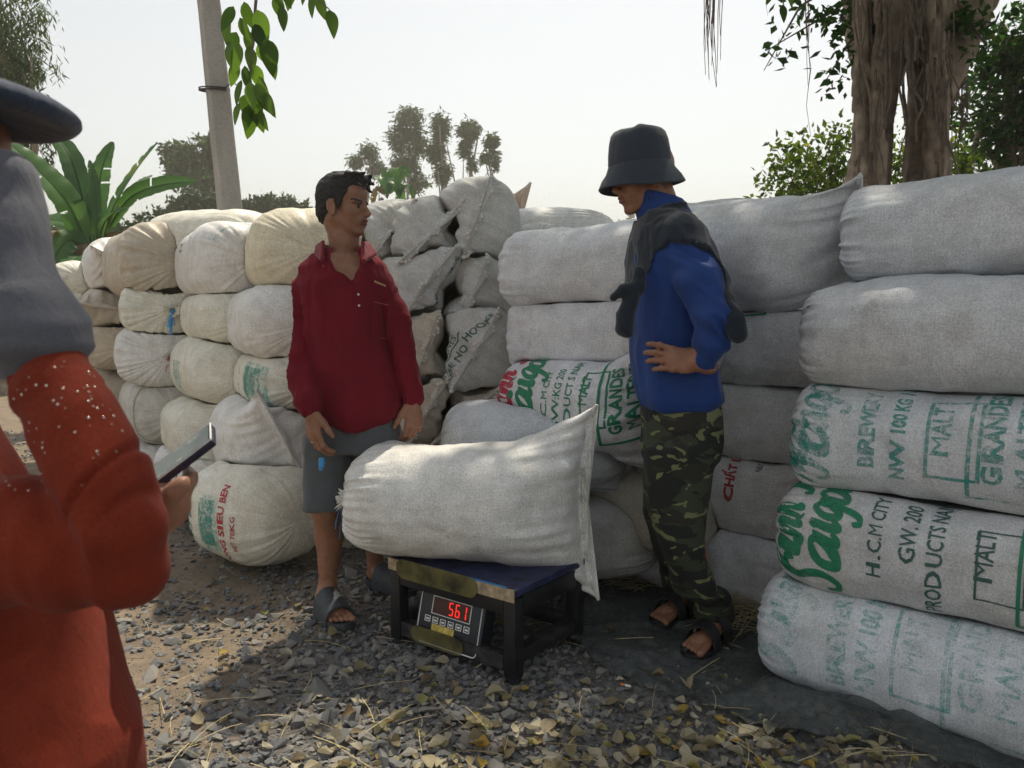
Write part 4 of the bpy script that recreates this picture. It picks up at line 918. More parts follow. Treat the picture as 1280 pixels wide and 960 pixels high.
for k in range(50):
    x = rng.uniform(1072, 1195); y0 = rng.uniform(-60, 110); y1 = y0+rng.uniform(60, 190); Y = BY-.5+.16*rng.random()
    q = np.linspace(0, 1, 9); mb.tube([np.array(W(x+9*float(vnoise(np.array([j*3., k*2.3, 1.]), 4)), y0+(y1-y0)*j, Y))-o_ for j in q], rng.uniform(.004, .011), 5)
for k in range(26):
    x = rng.uniform(1180, 1205); y0 = rng.uniform(40, 90); mb.tube([np.array(W(x+8*float(vnoise(np.array([j*3., k*2.3, 1.]), 4))+12*j*(1-j), y0+(rng.uniform(90, 190)-y0)*j, BY-.1))-o_ for j in np.linspace(0, 1, 8)], .0035, 4)
mb.build('aerial_roots', M['root'], by)['kind'] = 'stuff'
# crown: high spreading canopy that shades the weighing place, with lower sprays in view
cb = []
for k in range(54):
    x = rng.uniform(.35, 6.5); y = rng.uniform(1.2, 7.6); z = rng.uniform(4.5, 6.6)+.15*max(0, y-4)
    cb.append((x, y, z, rng.uniform(.55, 1.1), rng.uniform(.55, 1.1), rng.uniform(.3, .6)))
foliage('crown', cb, 14500, .21, M['leaf_banyan'], by, 71, aspect=.62, clump=26, spread=.33)
mb = MB()
for k in range(18):
    b = cb[k*2]; a = np.array(w_(1125, -190)); e = np.array(b[:3]); mb.tube([a-o_, (a+e)/2-o_+V(0, 0, .25), e-o_], [.09, .05, .015], 7, jit=.1, seed=k)
mb.build('limbs', M['bark'], by)
sp = []
for px, py, rx, ry in ((1040, 15, 38, 18), (1000, 20, 26, 14), (985, 60, 22, 16), (1060, 55, 20, 30), (1040, 95, 14, 18), (1225, 40, 34, 30), (1200, 25, 18, 22), (965, 70, 10, 14)):
    c = W(px, py, BY-.2); sp.append((c.x, c.y, c.z, rx*s_, rx*s_*.8, ry*s_))
foliage('low_sprays', sp, 420, .075, M['leaf_banyan'], by, 72, aspect=.55, clump=6, spread=.34, droop=.35)
mb = MB()
for a, b, c_ in (((1090, -20), (1040, 15), (960, 62)), ((1090, 20), (1060, 55), (1030, 105)), ((1060, -30), (1000, 8), (955, 88)), ((1190, -10), (1215, 30), (1240, 70))): mb.tube([np.array(W(*q, BY-.15))-o_ for q in (a, b, c_)], [.014, .009, .003], 5)
mb.build('twigs', M['root'], by)

# ---- leafy hanging branch close to the camera: every leaf its own sub-part
def big_leaf_mesh(L, wd, curl, seed):
    n = 9; u = np.linspace(0, 1, n); half = wd*np.sin(np.pi*u**.82)**.8*(1-u*.28); half[-1] = 0; vs = []; rr = []
    for s in (-1, -.5, 0, .5, 1):
        vs.append(np.stack([half*s, u*L, -curl*L*u**2+.16*np.abs(half*s)+.02*L*vnoise(np.stack([u*3+seed, u*0+s, u*0], 1), 2)], 1))
    vs = np.array(vs).transpose(1, 0, 2).reshape(-1, 3); F = grid_faces(5, n, False)
    top = np_mesh('leaf', vs, F, True, attrs={'rnd': np.full(len(vs), .5)}); return top
def leaf_mat(name, dark, light, trans):
    t = NT(name); oi = t.n('ShaderNodeObjectInfo'); col = t.ramp(oi.outputs['Random'], [(0, dark), (.7, light), (1, tuple(x*1.7 for x in light))])
    c = t.coord(); nz = t.noise(40, c, 4); col = t.mix(1.0, col, t.ramp(nz.outputs[0], [(.3, .75), (.7, 1.1)]), 'MULTIPLY')
    b = t.bsdf(col, .42, None, Specular__IOR__Level=.3); tr = t.n('ShaderNodeBsdfTranslucent'); t.l(t.mix(1.0, col, (1.45, 1.35, .45), 'MULTIPLY'), tr.inputs[0])
    mx = t.n('ShaderNodeMixShader', Fac=trans); t.l(b.outputs[0], mx.inputs[1]); t.l(tr.outputs[0], mx.inputs[2]); t.l(mx.outputs[0], t.out.inputs[0]); return t.m
M['leaf_big'] = leaf_mat('big_leaf', (.03, .075, .022), (.085, .165, .035), .5)
LM = [big_leaf_mesh(1, .235+.018*k, .10+.07*k, k) for k in range(5)]
for m_ in LM: m_.materials.append(M['leaf_big'])
def spray(label, twig, leaves, Y):
    p = W(*twig[0], Y); mb = MB(); pts = [W(x, y, Y)-p for x, y in twig]; o = empty('branch', p); o.parent = by; o.location = p-Vector(by.location)
    tw = mb.tube(pts, np.linspace(.006, .002, len(pts)), 6).build('twig', M['root'], o)
    for k, (x, y, ang, L) in enumerate(leaves):
        a = W(x, y, Y+random.uniform(-.09, .09)); lo = link('leaf', LM[k % 5], None, o); lo.location = a-p; s = L*Y/FPX*.88
        lo.scale = (s, s, s); th = R(ang); d = Vector((math.sin(th), random.uniform(-.25, .25), -math.cos(th))).normalized()
        nrm = Vector((random.uniform(-.7, .7), -1, random.uniform(-.2, .5))); x_ = d.cross(nrm).normalized(); z_ = x_.cross(d); lo.rotation_euler = Matrix((x_, d, z_)).transposed().to_euler()
    return o
LV_ = [(292, 8, -25, 38), (285, 18, -8, 44), (300, 22, 18, 34), (305, 2, 10, 40), (296, 40, -30, 36), (310, 38, 8, 38), (318, 30, 22, 40), (322, 12, 12, 46), (330, 18, -6, 30), (345, -6, 10, 34), (352, 8, 6, 34), (300, 55, -18, 40), (312, 58, 8, 36), (322, 55, 28, 36), (332, 48, 12, 46),
       (338, 70, 12, 34), (296, 78, -16, 34), (306, 82, 4, 38), (316, 80, 18, 36), (324, 95, 10, 34), (302, 100, -14, 36), (312, 102, 6, 38), (320, 104, 24, 34), (306, 118, -12, 34), (316, 120, 8, 40), (322, 112, 30, 40), (300, 128, -20, 32), (310, 132, -6, 34), (320, 134, 14, 34), (314, 148, -14, 30), (324, 138, 20, 30), (332, 116, 18, 36), (288, 52, -6, 36)]
spray('', [(318, -60), (320, 0), (315, 60), (312, 110), (314, 150)], LV_, 2.6)
spray('', [(350, -60), (372, -20), (398, 0), (412, 12)], [(392, -12, -8, 36), (398, -6, 14, 36), (412, 12, 14, 38), (385, -18, -30, 26), (362, -22, 0, 34), (352, -18, 20, 30)], 2.7)
spray('', [(960, -60), (975, -20), (980, 8)], [(978, 6, 4, 26), (968, -18, -22, 26), (985, -16, 24, 26)], 3.2)
# ------------------------------------------------------------------ platform scale
M['steel'] = m_plain('black_painted_steel', (.012, .013, .017), .42, 25, .5, .25)
t = NT('worn_black_rail'); c = t.coord(); n1 = t.noise(35, c, 6, .8); n2 = t.noise(8, c, 4)
k_ = t.mix(.5, n1.outputs[0], n2.outputs[0])
t.bsdf(t.ramp(k_, [(.5, (.012, .013, .017)), (.68, (.10, .095, .09))]), t.ramp(k_, [(.4, .38), (.7, .8)]), t.bump(n1.outputs[0], .2, .002)); M['steel_worn'] = t.m
M['blue_plate'] = m_plain('blue_sheet', (.018, .024, .075), .5, 24, .75, .2)
M['blue_edge'] = m_plain('bright_blue_tape', (.04, .22, .48), .5, 60, .2)
M['smear_olive'] = m_plain('olive_smear_plate', (.095, .085, .028), .8, 14, .75, .3)
M['sticker'] = m_plain('yellow_sticker', (.62, .48, .10), .6, 60, .3)
M['board'] = m_plain('dusty_board', (.42, .33, .22), .85, 40, .4, .3)
M['panel'] = m_plain('indicator_panel', (.010, .016, .026), .4, 40, .3)
M['white_line'] = m_plain('white_print', (.75, .76, .76), .6, 80, .1)
M['led_window'] = m_plain('led_window', (.05, .004, .005), .25, 30, .3)
t = NT('led_red'); e = t.n('ShaderNodeEmission', Color=(1, .03, .02, 1), Strength=.8); t.l(e.outputs[0], t.out.inputs[0]); M['led'] = t.m
A_ = G(500, 800); B2 = G(642, 850); C_ = G(716, 770)
fx = (B2-A_); fx.z = 0; wid = fx.length; fx.normalize(); fy = Vector((-fx.y, fx.x, 0)); dep = .35
HS = .285
root = empty('platform_scale', (A_.x, A_.y, 0), 'black steel platform scale with red digital readout carrying a plump sack', 'scale')
def P_(a, b, z): return (fx*a*wid+fy*b*dep)+Vector((0, 0, z))
Rm = Matrix((fx, fy, Vector((0, 0, 1)))).transposed()
for a in (0, 1):
    for b in (0, 1):
        mb = MB(); mb.box(P_(a, b, HS/2-.004), (.046, .046, HS-.03), Rm, .004); lg = mb.build('leg', M['steel'], root)
        mb = MB(); c0 = P_(a, b, 0); mb.tube([c0+Vector((0, 0, .0)), c0+Vector((0, 0, .014))], [.028, .026], 14); fo = mb.build('foot', M['steel'], lg)
def rail(name, a0, b0, a1, b1, z, th, ht, mat='steel_worn', out=0.0):
    p, q = P_(a0, b0, z), P_(a1, b1, z); d = (q-p).normalized(); n = Vector((-d.y, d.x, 0)); mb = MB(); L_ = (q-p).length-.05
    mb.box((p+q)/2+n*out, (L_, th, ht), Matrix((d, n, Vector((0, 0, 1)))).transposed(), .003); return mb.build(name, M[mat], root)
rail('front_rail', 0, 0, 1, 0, .055, .04, .05); rail('side_rail', 1, 0, 1, 1, .075, .04, .045); rail('side_rail', 0, 0, 0, 1, .075, .04, .045); rail('back_rail', 0, 1, 1, 1, .075, .04, .045)
rail('top_beam', 0, 0, 1, 0, HS-.045, .042, .062, 'steel'); rail('top_beam', 1, 0, 1, 1, HS-.045, .042, .06, 'steel'); rail('top_beam', 0, 0, 0, 1, HS-.045, .042, .06, 'steel'); rail('top_beam', 0, 1, 1, 1, HS-.045, .042, .06, 'steel')
mb = MB(); mb.box(P_(.5, .5, HS+.0), (wid+.05, dep+.05, .024), Rm, .004); mb.build('platform_plate', M['blue_plate'], root)
mb = MB(); mb.box(P_(.5, 0, HS-.006)-fy*.0275, (wid+.046, .003, .040), Rm); mb.build('front_board', M['board'], root)
mb = MB(); mb.box(P_(.80, 0, HS+.0135)-fy*.022, (wid*.35, .012, .003), Rm); mb.build('edge_tape', M['blue_edge'], root)
# added olive plate in place of a blurred smear hiding the beam's lettering
def lab(name, a0, a1, z0, z1, off, mat, rnd=.5):
    n = 14; pts = []; w_2 = (a1-a0)*wid/2; h2 = (z1-z0)/2; r = h2*rnd*1.9
    for sx, sz, s0 in ((1, 1, 0), (-1, 1, 90), (-1, -1, 180), (1, -1, 270)):
        for k in range(6): a = R(s0+k*18); pts.append(((w_2-r)*sx+r*math.cos(a), (h2-r)*sz+r*math.sin(a)))
    bm = bmesh.new(); o_ = P_((a0+a1)/2, 0, (z0+z1)/2)-fy*off
    vs = [bm.verts.new(o_+fx*x+Vector((0, 0, z))) for x, z in pts]; f_ = bm.faces.new(vs); ex = bmesh.ops.extrude_face_region(bm, geom=[f_]); 
    for v in ex['geom']:
        if isinstance(v, bmesh.types.BMVert): v.co += fy*.002
    bmesh.ops.recalc_face_normals(bm, faces=bm.faces[:]); me = bpy.data.meshes.new(name); bm.to_mesh(me); bm.free(); return link(name, me, M[mat], root)
lab('smear_plate', .04, .76, HS-.045, HS+.022, .034, 'smear_olive')
# indicator box leaning on the front rail
ic = P_(.46, .085, .120); tilt = R(-14); X = fx.copy(); Zi = (Vector((0, 0, 1))*math.cos(tilt)-fy*math.sin(tilt)).normalized(); Yi = Zi.cross(X).normalized(); Ri = Matrix((X, Yi, Zi)).transposed()
IW, IH = .290, .210
mb = MB(); mb.box(ic, (IW, .06, IH), Ri, .012); ib = mb.build('indicator', M['panel'], root)
def on(u, v, off=.0312): return ic+X*(u-.5)*IW+Zi*(v-.5)*IH-Yi*off
def flat(name, u0, v0, u1, v1, off, mat, par=ib, th=.001):
    c0 = on((u0+u1)/2, (v0+v1)/2, off); mb = MB(); mb.box(c0, (abs(u1-u0)*IW, th, abs(v1-v0)*IH), Ri); return mb.build(name, M[mat], par)
# rounded white outline
pts = []
for sx, sz, s0 in ((1, 1, 0), (-1, 1, 90), (-1, -1, 180), (1, -1, 270)):
    for k in range(7): a = R(s0+k*15); pts.append((.5+((.455-.06)*sx+.06*math.cos(a)), .5+((.44-.075)*sz+.075*math.sin(a))))
pts.append(pts[0]); mb = MB(); mb.tube([on(u, v, .0305) for u, v in pts], .0021, 6, cap=False); mb.build('outline', M['white_line'], ib)
flat('display_window', .24, .54, .80, .80, .0306, 'led_window', th=.002)
mb = MB()
for a in ((.235, .80, .805, .812), (.235, .528, .805, .54), (.228, .528, .24, .812), (.80, .528, .812, .812)):
    mb.box(on((a[0]+a[2])/2, (a[1]+a[3])/2, .0318), ((a[2]-a[0])*IW, .001, (a[3]-a[1])*IH), Ri)
mb.build('display_frame', M['white_line'], ib, False)
SEG = {'5': 'afgcd', '6': 'afgcde', '1': 'bc', '0': 'abcdef'}
mb = MB(); mo = MB()
for k, ch in enumerate('  561'):
    u0 = .29+k*.098; hw, hh_ = .058, .20; v0 = .57
    segs = {'a': (u0+.006, v0+hh_-.018, u0+hw-.006, v0+hh_), 'd': (u0+.006, v0, u0+hw-.006, v0+.018), 'g': (u0+.006, v0+hh_/2-.009, u0+hw-.006, v0+hh_/2+.009), 'f': (u0-.004, v0+hh_/2+.008, u0+.010, v0+hh_-.006), 'b': (u0+hw-.010, v0+hh_/2+.008, u0+hw+.004, v0+hh_-.006), 'e': (u0-.004, v0+.006, u0+.010, v0+hh_/2-.008), 'c': (u0+hw-.010, v0+.006, u0+hw+.004, v0+hh_/2-.008)}
    for s in SEG.get(ch, ''):
        a = segs[s]; mb.box(on((a[0]+a[2])/2, (a[1]+a[3])/2, .0318), ((a[2]-a[0])*IW, .0008, (a[3]-a[1])*IH), Ri)
mb.build('lit_digits', M['led'], ib, False)
mb = MB()
for k in range(6):
    u = .14+k*.118; v = .385
    fr = MB()
    for a in ((u, v, u+.085, v+.012), (u, v+.085, u+.085, v+.097), (u, v+.012, u+.010, v+.085), (u+.075, v+.012, u+.085, v+.085), (u+.02, v+.03, u+.065, v+.06)):
        fr.box(on((a[0]+a[2])/2, (a[1]+a[3])/2, .0306), ((a[2]-a[0])*IW, .0012, (a[3]-a[1])*IH), Ri)
    fr.build('key', M['white_line'], ib, False)
for u0, u1 in ((.13, .25), (.265, .41)):
    mb.box(on((u0+u1)/2, .875, .0306), ((u1-u0)*IW, .0008, .004), Ri)
mb.build('printed_line', M['white_line'], ib, False)
flat('sticker', .26, .27, .60, .375, .0309, 'sticker', th=.0015)
lab('smear_plate', .16, .62, .028, .086, .024, 'smear_olive', .5)  # second added plate, in place of the smear low on the front
# ------------------------------------------------------------------ people
t = NT('skin'); c = t.coord(); a = t.n('ShaderNodeAttribute', _attribute_name='tone'); n1 = t.noise(38, c, 5, .6); n2 = t.noise(320, c, 3)
t.bsdf(t.mix(1.0, a.outputs['Color'], t.ramp(n1.outputs[0], [(.3, .82), (.7, 1.12)]), 'MULTIPLY'), t.ramp(n2.outputs[0], [(.3, .55), (.7, .40)]), t.bump(n2.outputs[0], .12, .0015, t.bump(n1.outputs[0], .15, .006)), Subsurface__Weight=.06, Subsurface__Radius=(.02, .008, .004), Specular__IOR__Level=.4); M['skin'] = t.m
M['hair'] = NT('black_hair').m
t = NT('black_hair'); c = t.coord(); n1 = t.noise(90, t.map(c, (1, 1, .25)), 5, .7); t.bsdf(t.ramp(n1.outputs[0], [(.3, (.006, .006, .007)), (.75, (.020, .020, .022))]), .68, t.bump(n1.outputs[0], .9, .006)); M['hair'] = t.m
M['red_shirt'] = m_cloth('maroon_cloth', (.145, .005, .016), 1100, .35, .9, sheen=.02)
M['red_collar'] = m_cloth('maroon_rib', (.17, .006, .018), 900, .2, .85)
M['grey_shorts'] = m_cloth('grey_shorts_cloth', (.085, .095, .105), 900, .3, .9)
M['blue_shirt'] = m_cloth('royal_blue_cloth', (.010, .044, .20), 1300, .38, .62, sheen=.1)
M['navy_jacket'] = m_cloth('navy_jacket_cloth', (.016, .024, .036), 900, .3, .9)
M['hat_cloth'] = m_cloth('faded_navy_cloth', (.034, .045, .062), 900, .35, .9)
M['navy_hat'] = m_cloth('soft_navy_cloth', (.035, .050, .085), 900, .3, .9)
M['grey_cover'] = m_cloth('grey_sleeve_cloth', (.115, .12, .145), 900, .25, .9)
M['orange'] = m_cloth('rust_orange_cloth', (.20, .026, .010), 800, .35, .9, sheen=.05)
M['sandal'] = m_plain('grey_rubber', (.042, .050, .060), .6, 60, .3, .2)
M['sandal_black'] = m_plain('black_rubber', (.012, .013, .016), .6, 60, .3, .2)
M['eye'] = m_plain('eyeball', (.22, .20, .18), .25, 10, .1); M['iris'] = m_plain('dark_iris', (.012, .008, .006), .2)
M['silver'] = m_plain('silver_ring', (.5, .5, .5), .3, Metallic=1.0)
M['sequin'] = m_plain('sequins', (.75, .66, .55), .25, 50, .3, Metallic=.6)
t = NT('camouflage'); c = t.coord(); cm = t.map(c, (1, 1, 1.9)); wv = t.noise(9, cm, 3, .5, .4); w2 = t.noise(11, t.map(c, (1.2, 1.2, 2.3)), 3, .45, .8); w3 = t.noise(6.5, t.map(c, (1, 1.4, 1.7)), 3, .5, .6); fine = t.noise(700, c, 2)
col = t.mix(t.ramp(wv.outputs[0], [(.50, 0), (.505, 1)], 'CONSTANT'), (.014, .018, .016), (.040, .052, .030))
col = t.mix(t.ramp(w3.outputs[0], [(.56, 0), (.565, 1)], 'CONSTANT'), col, (.027, .026, .021)); col = t.mix(t.ramp(w2.outputs[0], [(.615, 0), (.62, 1)], 'CONSTANT'), col, (.17, .19, .085))
t.bsdf(t.mix(1.0, col, t.ramp(fine.outputs[0], [(.3, .8), (.7, 1.1)]), 'MULTIPLY'), .9, t.bump(fine.outputs[0], .3, .0008)); M['camo'] = t.m

SKN = np.array([.33, .16, .098])
def frame(fwd, up=(0, 0, 1)):
    f_ = V(*fwd); f_ /= np.linalg.norm(f_); l = np.cross(V(*up), f_); l /= np.linalg.norm(l); return np.stack([f_, l, np.cross(f_, l)], 1)
def head(F, c, B, sc=1.0, side=0):
    c = np.asarray(c, float); T = lambda x, y, z: c+B@(V(x, y, z)*sc)
    E = lambda p, r, k=.012, op='add', Rm=None: F.ell(T(*p), V(*r)*sc, B if Rm is None else B@Rm, k*sc, op)
    C = lambda a, b, ra, rb, k=.012, op='add': F.cone(T(*a), T(*b), ra*sc, rb*sc, k*sc, op)
    E((-.012, 0, .036), (.094, .073, .083)); E((.030, 0, -.030), (.060, .056, .078), .02)
    for y in (1, -1):
        C((-.012, .052*y, -.045), (.060, .018*y, -.098), .020, .014, .02); E((.052, .040*y, -.024), (.024, .020, .020), .02)
        E((.070, .034*y, .014), (.016, .026, .007), .010)
    E((.070, 0, -.100), (.018, .020, .015), .014); E((.052, 0, .050), (.042, .056, .046), .02)
    C((.086, 0, .006), (.108, 0, -.030), .0085, .0115, .010)
    for y in (1, -1): E((.098, .012*y, -.035), (.011, .0075, .0075), .007)
    E((.076, 0, -.062), (.021, .030, .024), .016); E((.095, 0, -.0565), (.0085, .019, .0055), .005); E((.092, 0, -.0700), (.0090, .017, .0065), .005)
    E((.106, 0, -.0630), (.012, .025, .0016), .003, 'sub'); E((.098, 0, -.083), (.010, .016, .006), .008, 'sub')
    for y in (1, -1):
        E((.094, .032*y, -.004), (.016, .017, .0095), .010, 'sub'); E((.068, .031*y, -.005), (.0155, .0145, .0135), .004)
        Re = np.array(Matrix.Rotation(R(-12), 3, 'Y')); E((-.014, .076*y, -.010), (.021, .008, .033), .006, 'add', Re); E((-.008, .085*y, -.004), (.011, .005, .019), .004, 'sub', Re); E((-.006, .077*y, -.036), (.010, .006, .010), .006)
    return T
def face_tone(T, B, sc, c):
    ci = B.T
    def fn(v, col):
        q = ((v-c)@B)/sc; x, y, z = q[:, 0], q[:, 1], q[:, 2]; hd = (np.abs(x) < .14) & (np.abs(y) < .1) & (np.abs(z) < .14)
        lip = hd & (x > .080) & (np.abs(y) < .024) & (z < -.050) & (z > -.077); col[lip] = col[lip]*V(.72, .48, .50)
        br = hd & (x > .058) & (np.abs(np.abs(y)-.033) < .022) & (np.abs(z-.0165-.004*(np.abs(y)-.03)/.03) < .0048); col[br] = V(.012, .010, .010)
        ln = hd & (x > .06) & (np.abs(np.abs(y)-.033) < .017) & (np.abs(z-.0055) < .0022); col[ln] = col[ln]*.35
        st = hd & (x > .05) & (z < -.055); col[st] = col[st]*V(.88, .86, .86)
        return col
    return fn
def hand(F, wrist, d, s, n, sc=1.0, curl=(15, 18, 22, 26), k=.006, spread=4, thumb=(.75, .55, -.25), wr=.027, mid=35):
    """d: finger direction, s: thumb side, n: back of the hand"""
    w, d, s, n = [np.asarray(q, float) for q in (wrist, d, s, n)]; d /= np.linalg.norm(d); s = s-d*s.dot(d); s /= np.linalg.norm(s); n2 = np.cross(d, s); n = n2 if n2.dot(n) > 0 else -n2
    Bm = np.stack([d, s, n], 1)
    F.cone(w-d*.03*sc, w+d*.02*sc, wr*sc, .024*sc, .012); F.ell(w+d*.050*sc, V(.052, .041, .0155)*sc, Bm, .012); F.ell(w+d*.078*sc-s*.004*sc, V(.022, .040, .0135)*sc, Bm, .01)
    tips = []
    for i in range(4):
        L = (.040, .044, .041, .032)[i]*sc; b = w+d*(.088, .093, .089, .080)[i]*sc+s*(.030-.0205*i)*sc; an = R(spread*(1.5-i)); dd = d*math.cos(an)+s*math.sin(an); th = R(curl[i]); p = b; r = (.0098, .0102, .0098, .0088)[i]*sc
        pts = [b-dd*.012*sc, b]; rad = [r*1.05, r*1.08]
        for j, (l, e) in enumerate(((1, 0), (.66, mid), (.52, mid*.6))):
            th += R(e); q = dd*math.cos(th)-n*math.sin(th); p = p+q*L*l; pts.append(p); rad.append(r*(.98-.09*j))
        F.chain(pts, rad, .0045); F.ell(pts[2], V(r, r, r)*1.07, None, .004); tips.append(pts)
    b = w+d*.016*sc+s*.026*sc; td = d*thumb[0]+s*thumb[1]+n*thumb[2]; td /= np.linalg.norm(td); t2 = td*.9+d*.35-n*.1; t2 /= np.linalg.norm(t2)
    pts = [b, b+td*.040*sc, b+td*.040*sc+t2*.030*sc, b+td*.040*sc+t2*.054*sc]; F.chain(pts, [.0155*sc, .012*sc, .0108*sc, .0085*sc], .008)
    return tips
def foot(F, heel, toe, ankle, sc=1.0):
    heel, toe, ankle = V(*heel), V(*toe), V(*ankle); f_ = toe-heel; f_[2] = 0; L = np.linalg.norm(f_); f_ /= L; s = V(-f_[1], f_[0], 0); u = V(0, 0, 1)
    F.ell(heel+f_*.030+u*.034, V(.036, .030, .034), np.stack([f_, s, u], 1), .015)
    F.cone(heel+f_*.05+u*.040, heel+f_*L*.66+u*.022, .034, .025, .015); F.ell(heel+f_*L*.66+u*.024, V(.040, .042, .020), np.stack([f_, s, u], 1), .015)
    F.cone(ankle, heel+f_*.055+u*.055, .032, .033, .02)
    for sg in (1, -1): F.ell(ankle+s*.026*sg-u*.01, V(.014, .012, .014), None, .01)
    for i in range(5):
        y = (.032-.0165*i); b = heel+f_*(L*.80-.012*abs(i-1))+s*y*(1)+u*.022; e = heel+f_*(L*(1.0-.028*i)-.008)+s*(y*1.06)+u*.014; F.cone(b, e, .0100 if i else .0135, (.0090 if i else .0125), .002)
    return f_, s, L
def sandal(name, heel, f_, s, L, mat, parent, bands, th=.026):
    """moulded sole with raised rim and arched straps"""
    heel = V(*heel); u = V(0, 0, 1); o_ = np.array(parent.location[:]); root_ = None
    n = 44; a = np.linspace(0, 2*np.pi, n, endpoint=False); x = .5-.5*np.cos(a); half = (.036+.014*ss(.3, .75, x))*np.sqrt(np.clip(1-np.abs(2*x-1)**3.2, 0, 1)); y = np.sign(np.sin(a))*half*1.12
    base = heel-f_*.016; P = base+np.outer(x*(L+.034), f_)+np.outer(y, s); c = P.mean(0); rows = []
    for z, k in ((0.002, .96), (.006, 1.0), (th*.8, 1.01), (th+.006, 1.0), (th+.006, .95), (th-.002, .92), (th-.002, .5)): rows.append(c+(P-c)*k+u*z)
    V_ = np.concatenate(rows); mb = MB(); mb.add(V_-o_, grid_faces(n, len(rows))); i = np.arange(n); mb.add(np.vstack([c+u*(th-.002), rows[-1]])-o_, np.stack([np.zeros(n, int), 1+i, 1+(i+1) % n, 1+(i+1) % n], 1)); so = mb.build(name, M[mat], parent)
    for x0, x1, hgt in bands:
        q = np.linspace(0, np.pi, 17); rows = []
        for off in (0, .0065):
            for xx in np.linspace(x0, x1, 7):
                e = 1-abs(2*(xx-x0)/(x1-x0)-1)**6*.0; wd = .050*(1 if xx < L*.55 else 1.02)+off; hz = hgt-.24*(xx-x0)+off
                rows.append(heel+f_*xx+np.outer(-np.cos(q)*wd, s)+np.outer(np.sin(q)**.7*hz+.012, u))
        m = 7; inn, out = rows[:m], rows[m:][::-1]; V_ = np.concatenate(out+inn+[out[0]]); mb = MB(); mb.add(V_-o_, grid_faces(17, 2*m+1, False)); mb.build('strap', M[mat], so)
    return so
def sphere_part(name, c, r, mat, parent, seg=12):
    bm = bmesh.new(); bmesh.ops.create_uvsphere(bm, u_segments=seg, v_segments=8, radius=r); 
    for f_ in bm.faces: f_.smooth = True
    me = bpy.data.meshes.new(name); bm.to_mesh(me); bm.free(); o = link(name, me, M[mat], parent); o.location = Vector(c)-(parent.matrix_basis.translation if parent.parent is None else Vector()); return o
def eyes(T, B, sc, p, gaze=(1, 0, 0)):
    for y in (1, -1):
        c_ = T(.0712, .031*y, -.0045); e = sphere_part('eye', c_, 0.0122*sc, 'eye', p); g = B@V(*gaze); g /= np.linalg.norm(g)
        i_ = sphere_part('iris', (0, 0, 0), .0078*sc, 'iris', e); i_.location = Vector(g*.0085*sc)

# ---- man in the dark red shirt -------------------------------------------------
Y0 = 2.9
def r_(px, py, dy=0.0): return np.array(W(px, py, Y0+dy))
def sec(py, xl, xr, ry, dy=0.0, wf=r_):
    a, b = wf(xl, py, dy), wf(xr, py, dy); return (a[2], (a[0]+b[0])/2, a[1], (b[0]-a[0])/2, ry)
pr = empty('person', tuple(G(440, 765)), 'man in dark red long sleeved shirt and grey shorts looking sideways behind the scale', 'person', None)
pr.location.z = 0
lo, hi = r_(335, 215, -.42), r_(545, 215, .5); lo[2] = -.02; hi[2] = 1.80
F = SDF(lo, hi, .0035); hc = r_(430, 258, -.01); B = frame((.95, -.30, -.03)); T = head(F, hc, B, .91)
F.chain([hc+B@V(-.028, 0, -.05), r_(430, 300), r_(430, 325, .01)], [.050, .049, .060], .02)
F.loft([sec(318, 405, 455, .085), sec(335, 384, 476, .106), sec(360, 384, 478, .114), sec(385, 392, 472, .10), sec(430, 394, 476, .10), sec(500, 396, 490, .10), sec(545, 392, 494, .10)], .015)
F.chain([r_(394, 356), r_(377, 428, -.02), r_(389, 512, -.16)], [.034, .036, .028], .02); F.chain([r_(468, 356), r_(499, 424), r_(515, 497, -.02)], [.034, .036, .027], .02)
tips = hand(F, r_(390, 514, -.175), (.10, -.10, -1), (.72, -.62, 0), (-.6, -.75, 0), .98, (14, 16, 20, 24)); tips2 = hand(F, r_(516, 502, -.03), (.05, -.12, -1), (-.72, -.62, 0), (.65, -.75, 0), .96, (22, 26, 30, 32), mid=42)
heelA, toeA = np.array(G(401, 762)), np.array(G(440, 797)); fl = toeA-heelA; fl *= .245/np.linalg.norm(fl); toeA = heelA+fl; ankA = np.array(W(410, 742, heelA[1]-.02)); ankA[2] = .105
heelB, toeB = np.array(G(462, 730)), np.array(G(520, 748)); fl = toeB-heelB; fl *= .245/np.linalg.norm(fl); toeB = heelB+fl; ankB = heelB+fl*.16; ankB[2] = .10
kneeA = np.array(W(407, 636, 2.85)); kneeB = np.array(W(468, 630, 3.02))
calf = (kneeA*.62+ankA*.38)+V(.004, .028, 0); F.chain([r_(412, 545), kneeA, calf, ankA], [.060, .050, .051, .031], .02)
calfB = (kneeB*.62+ankB*.38)+V(-.01, .028, 0); F.chain([r_(470, 545, .05), kneeB, calfB, ankB], [.072, .052, .051, .031], .02)
for z_ in (heelA, heelB, toeA, toeB, ): z_[2] = .020
fa = foot(F, heelA, toeA, ankA); fb = foot(F, heelB, toeB, ankB)
ft = face_tone(T, B, .91, hc)
def tone(v):
    c_ = np.tile(SKN*.80, (len(v), 1)); lowl = ss(.75, .55, v[:, 2])[:, None]; c_ = c_*(1+.25*lowl); return ft(v, c_)
body = F.build('body', M['skin'], pr, 1, lambda v: .0009*fbm(v*70, 2, 3), tone)
eyes(T, B, .91, pr, (1, -.15, 0))
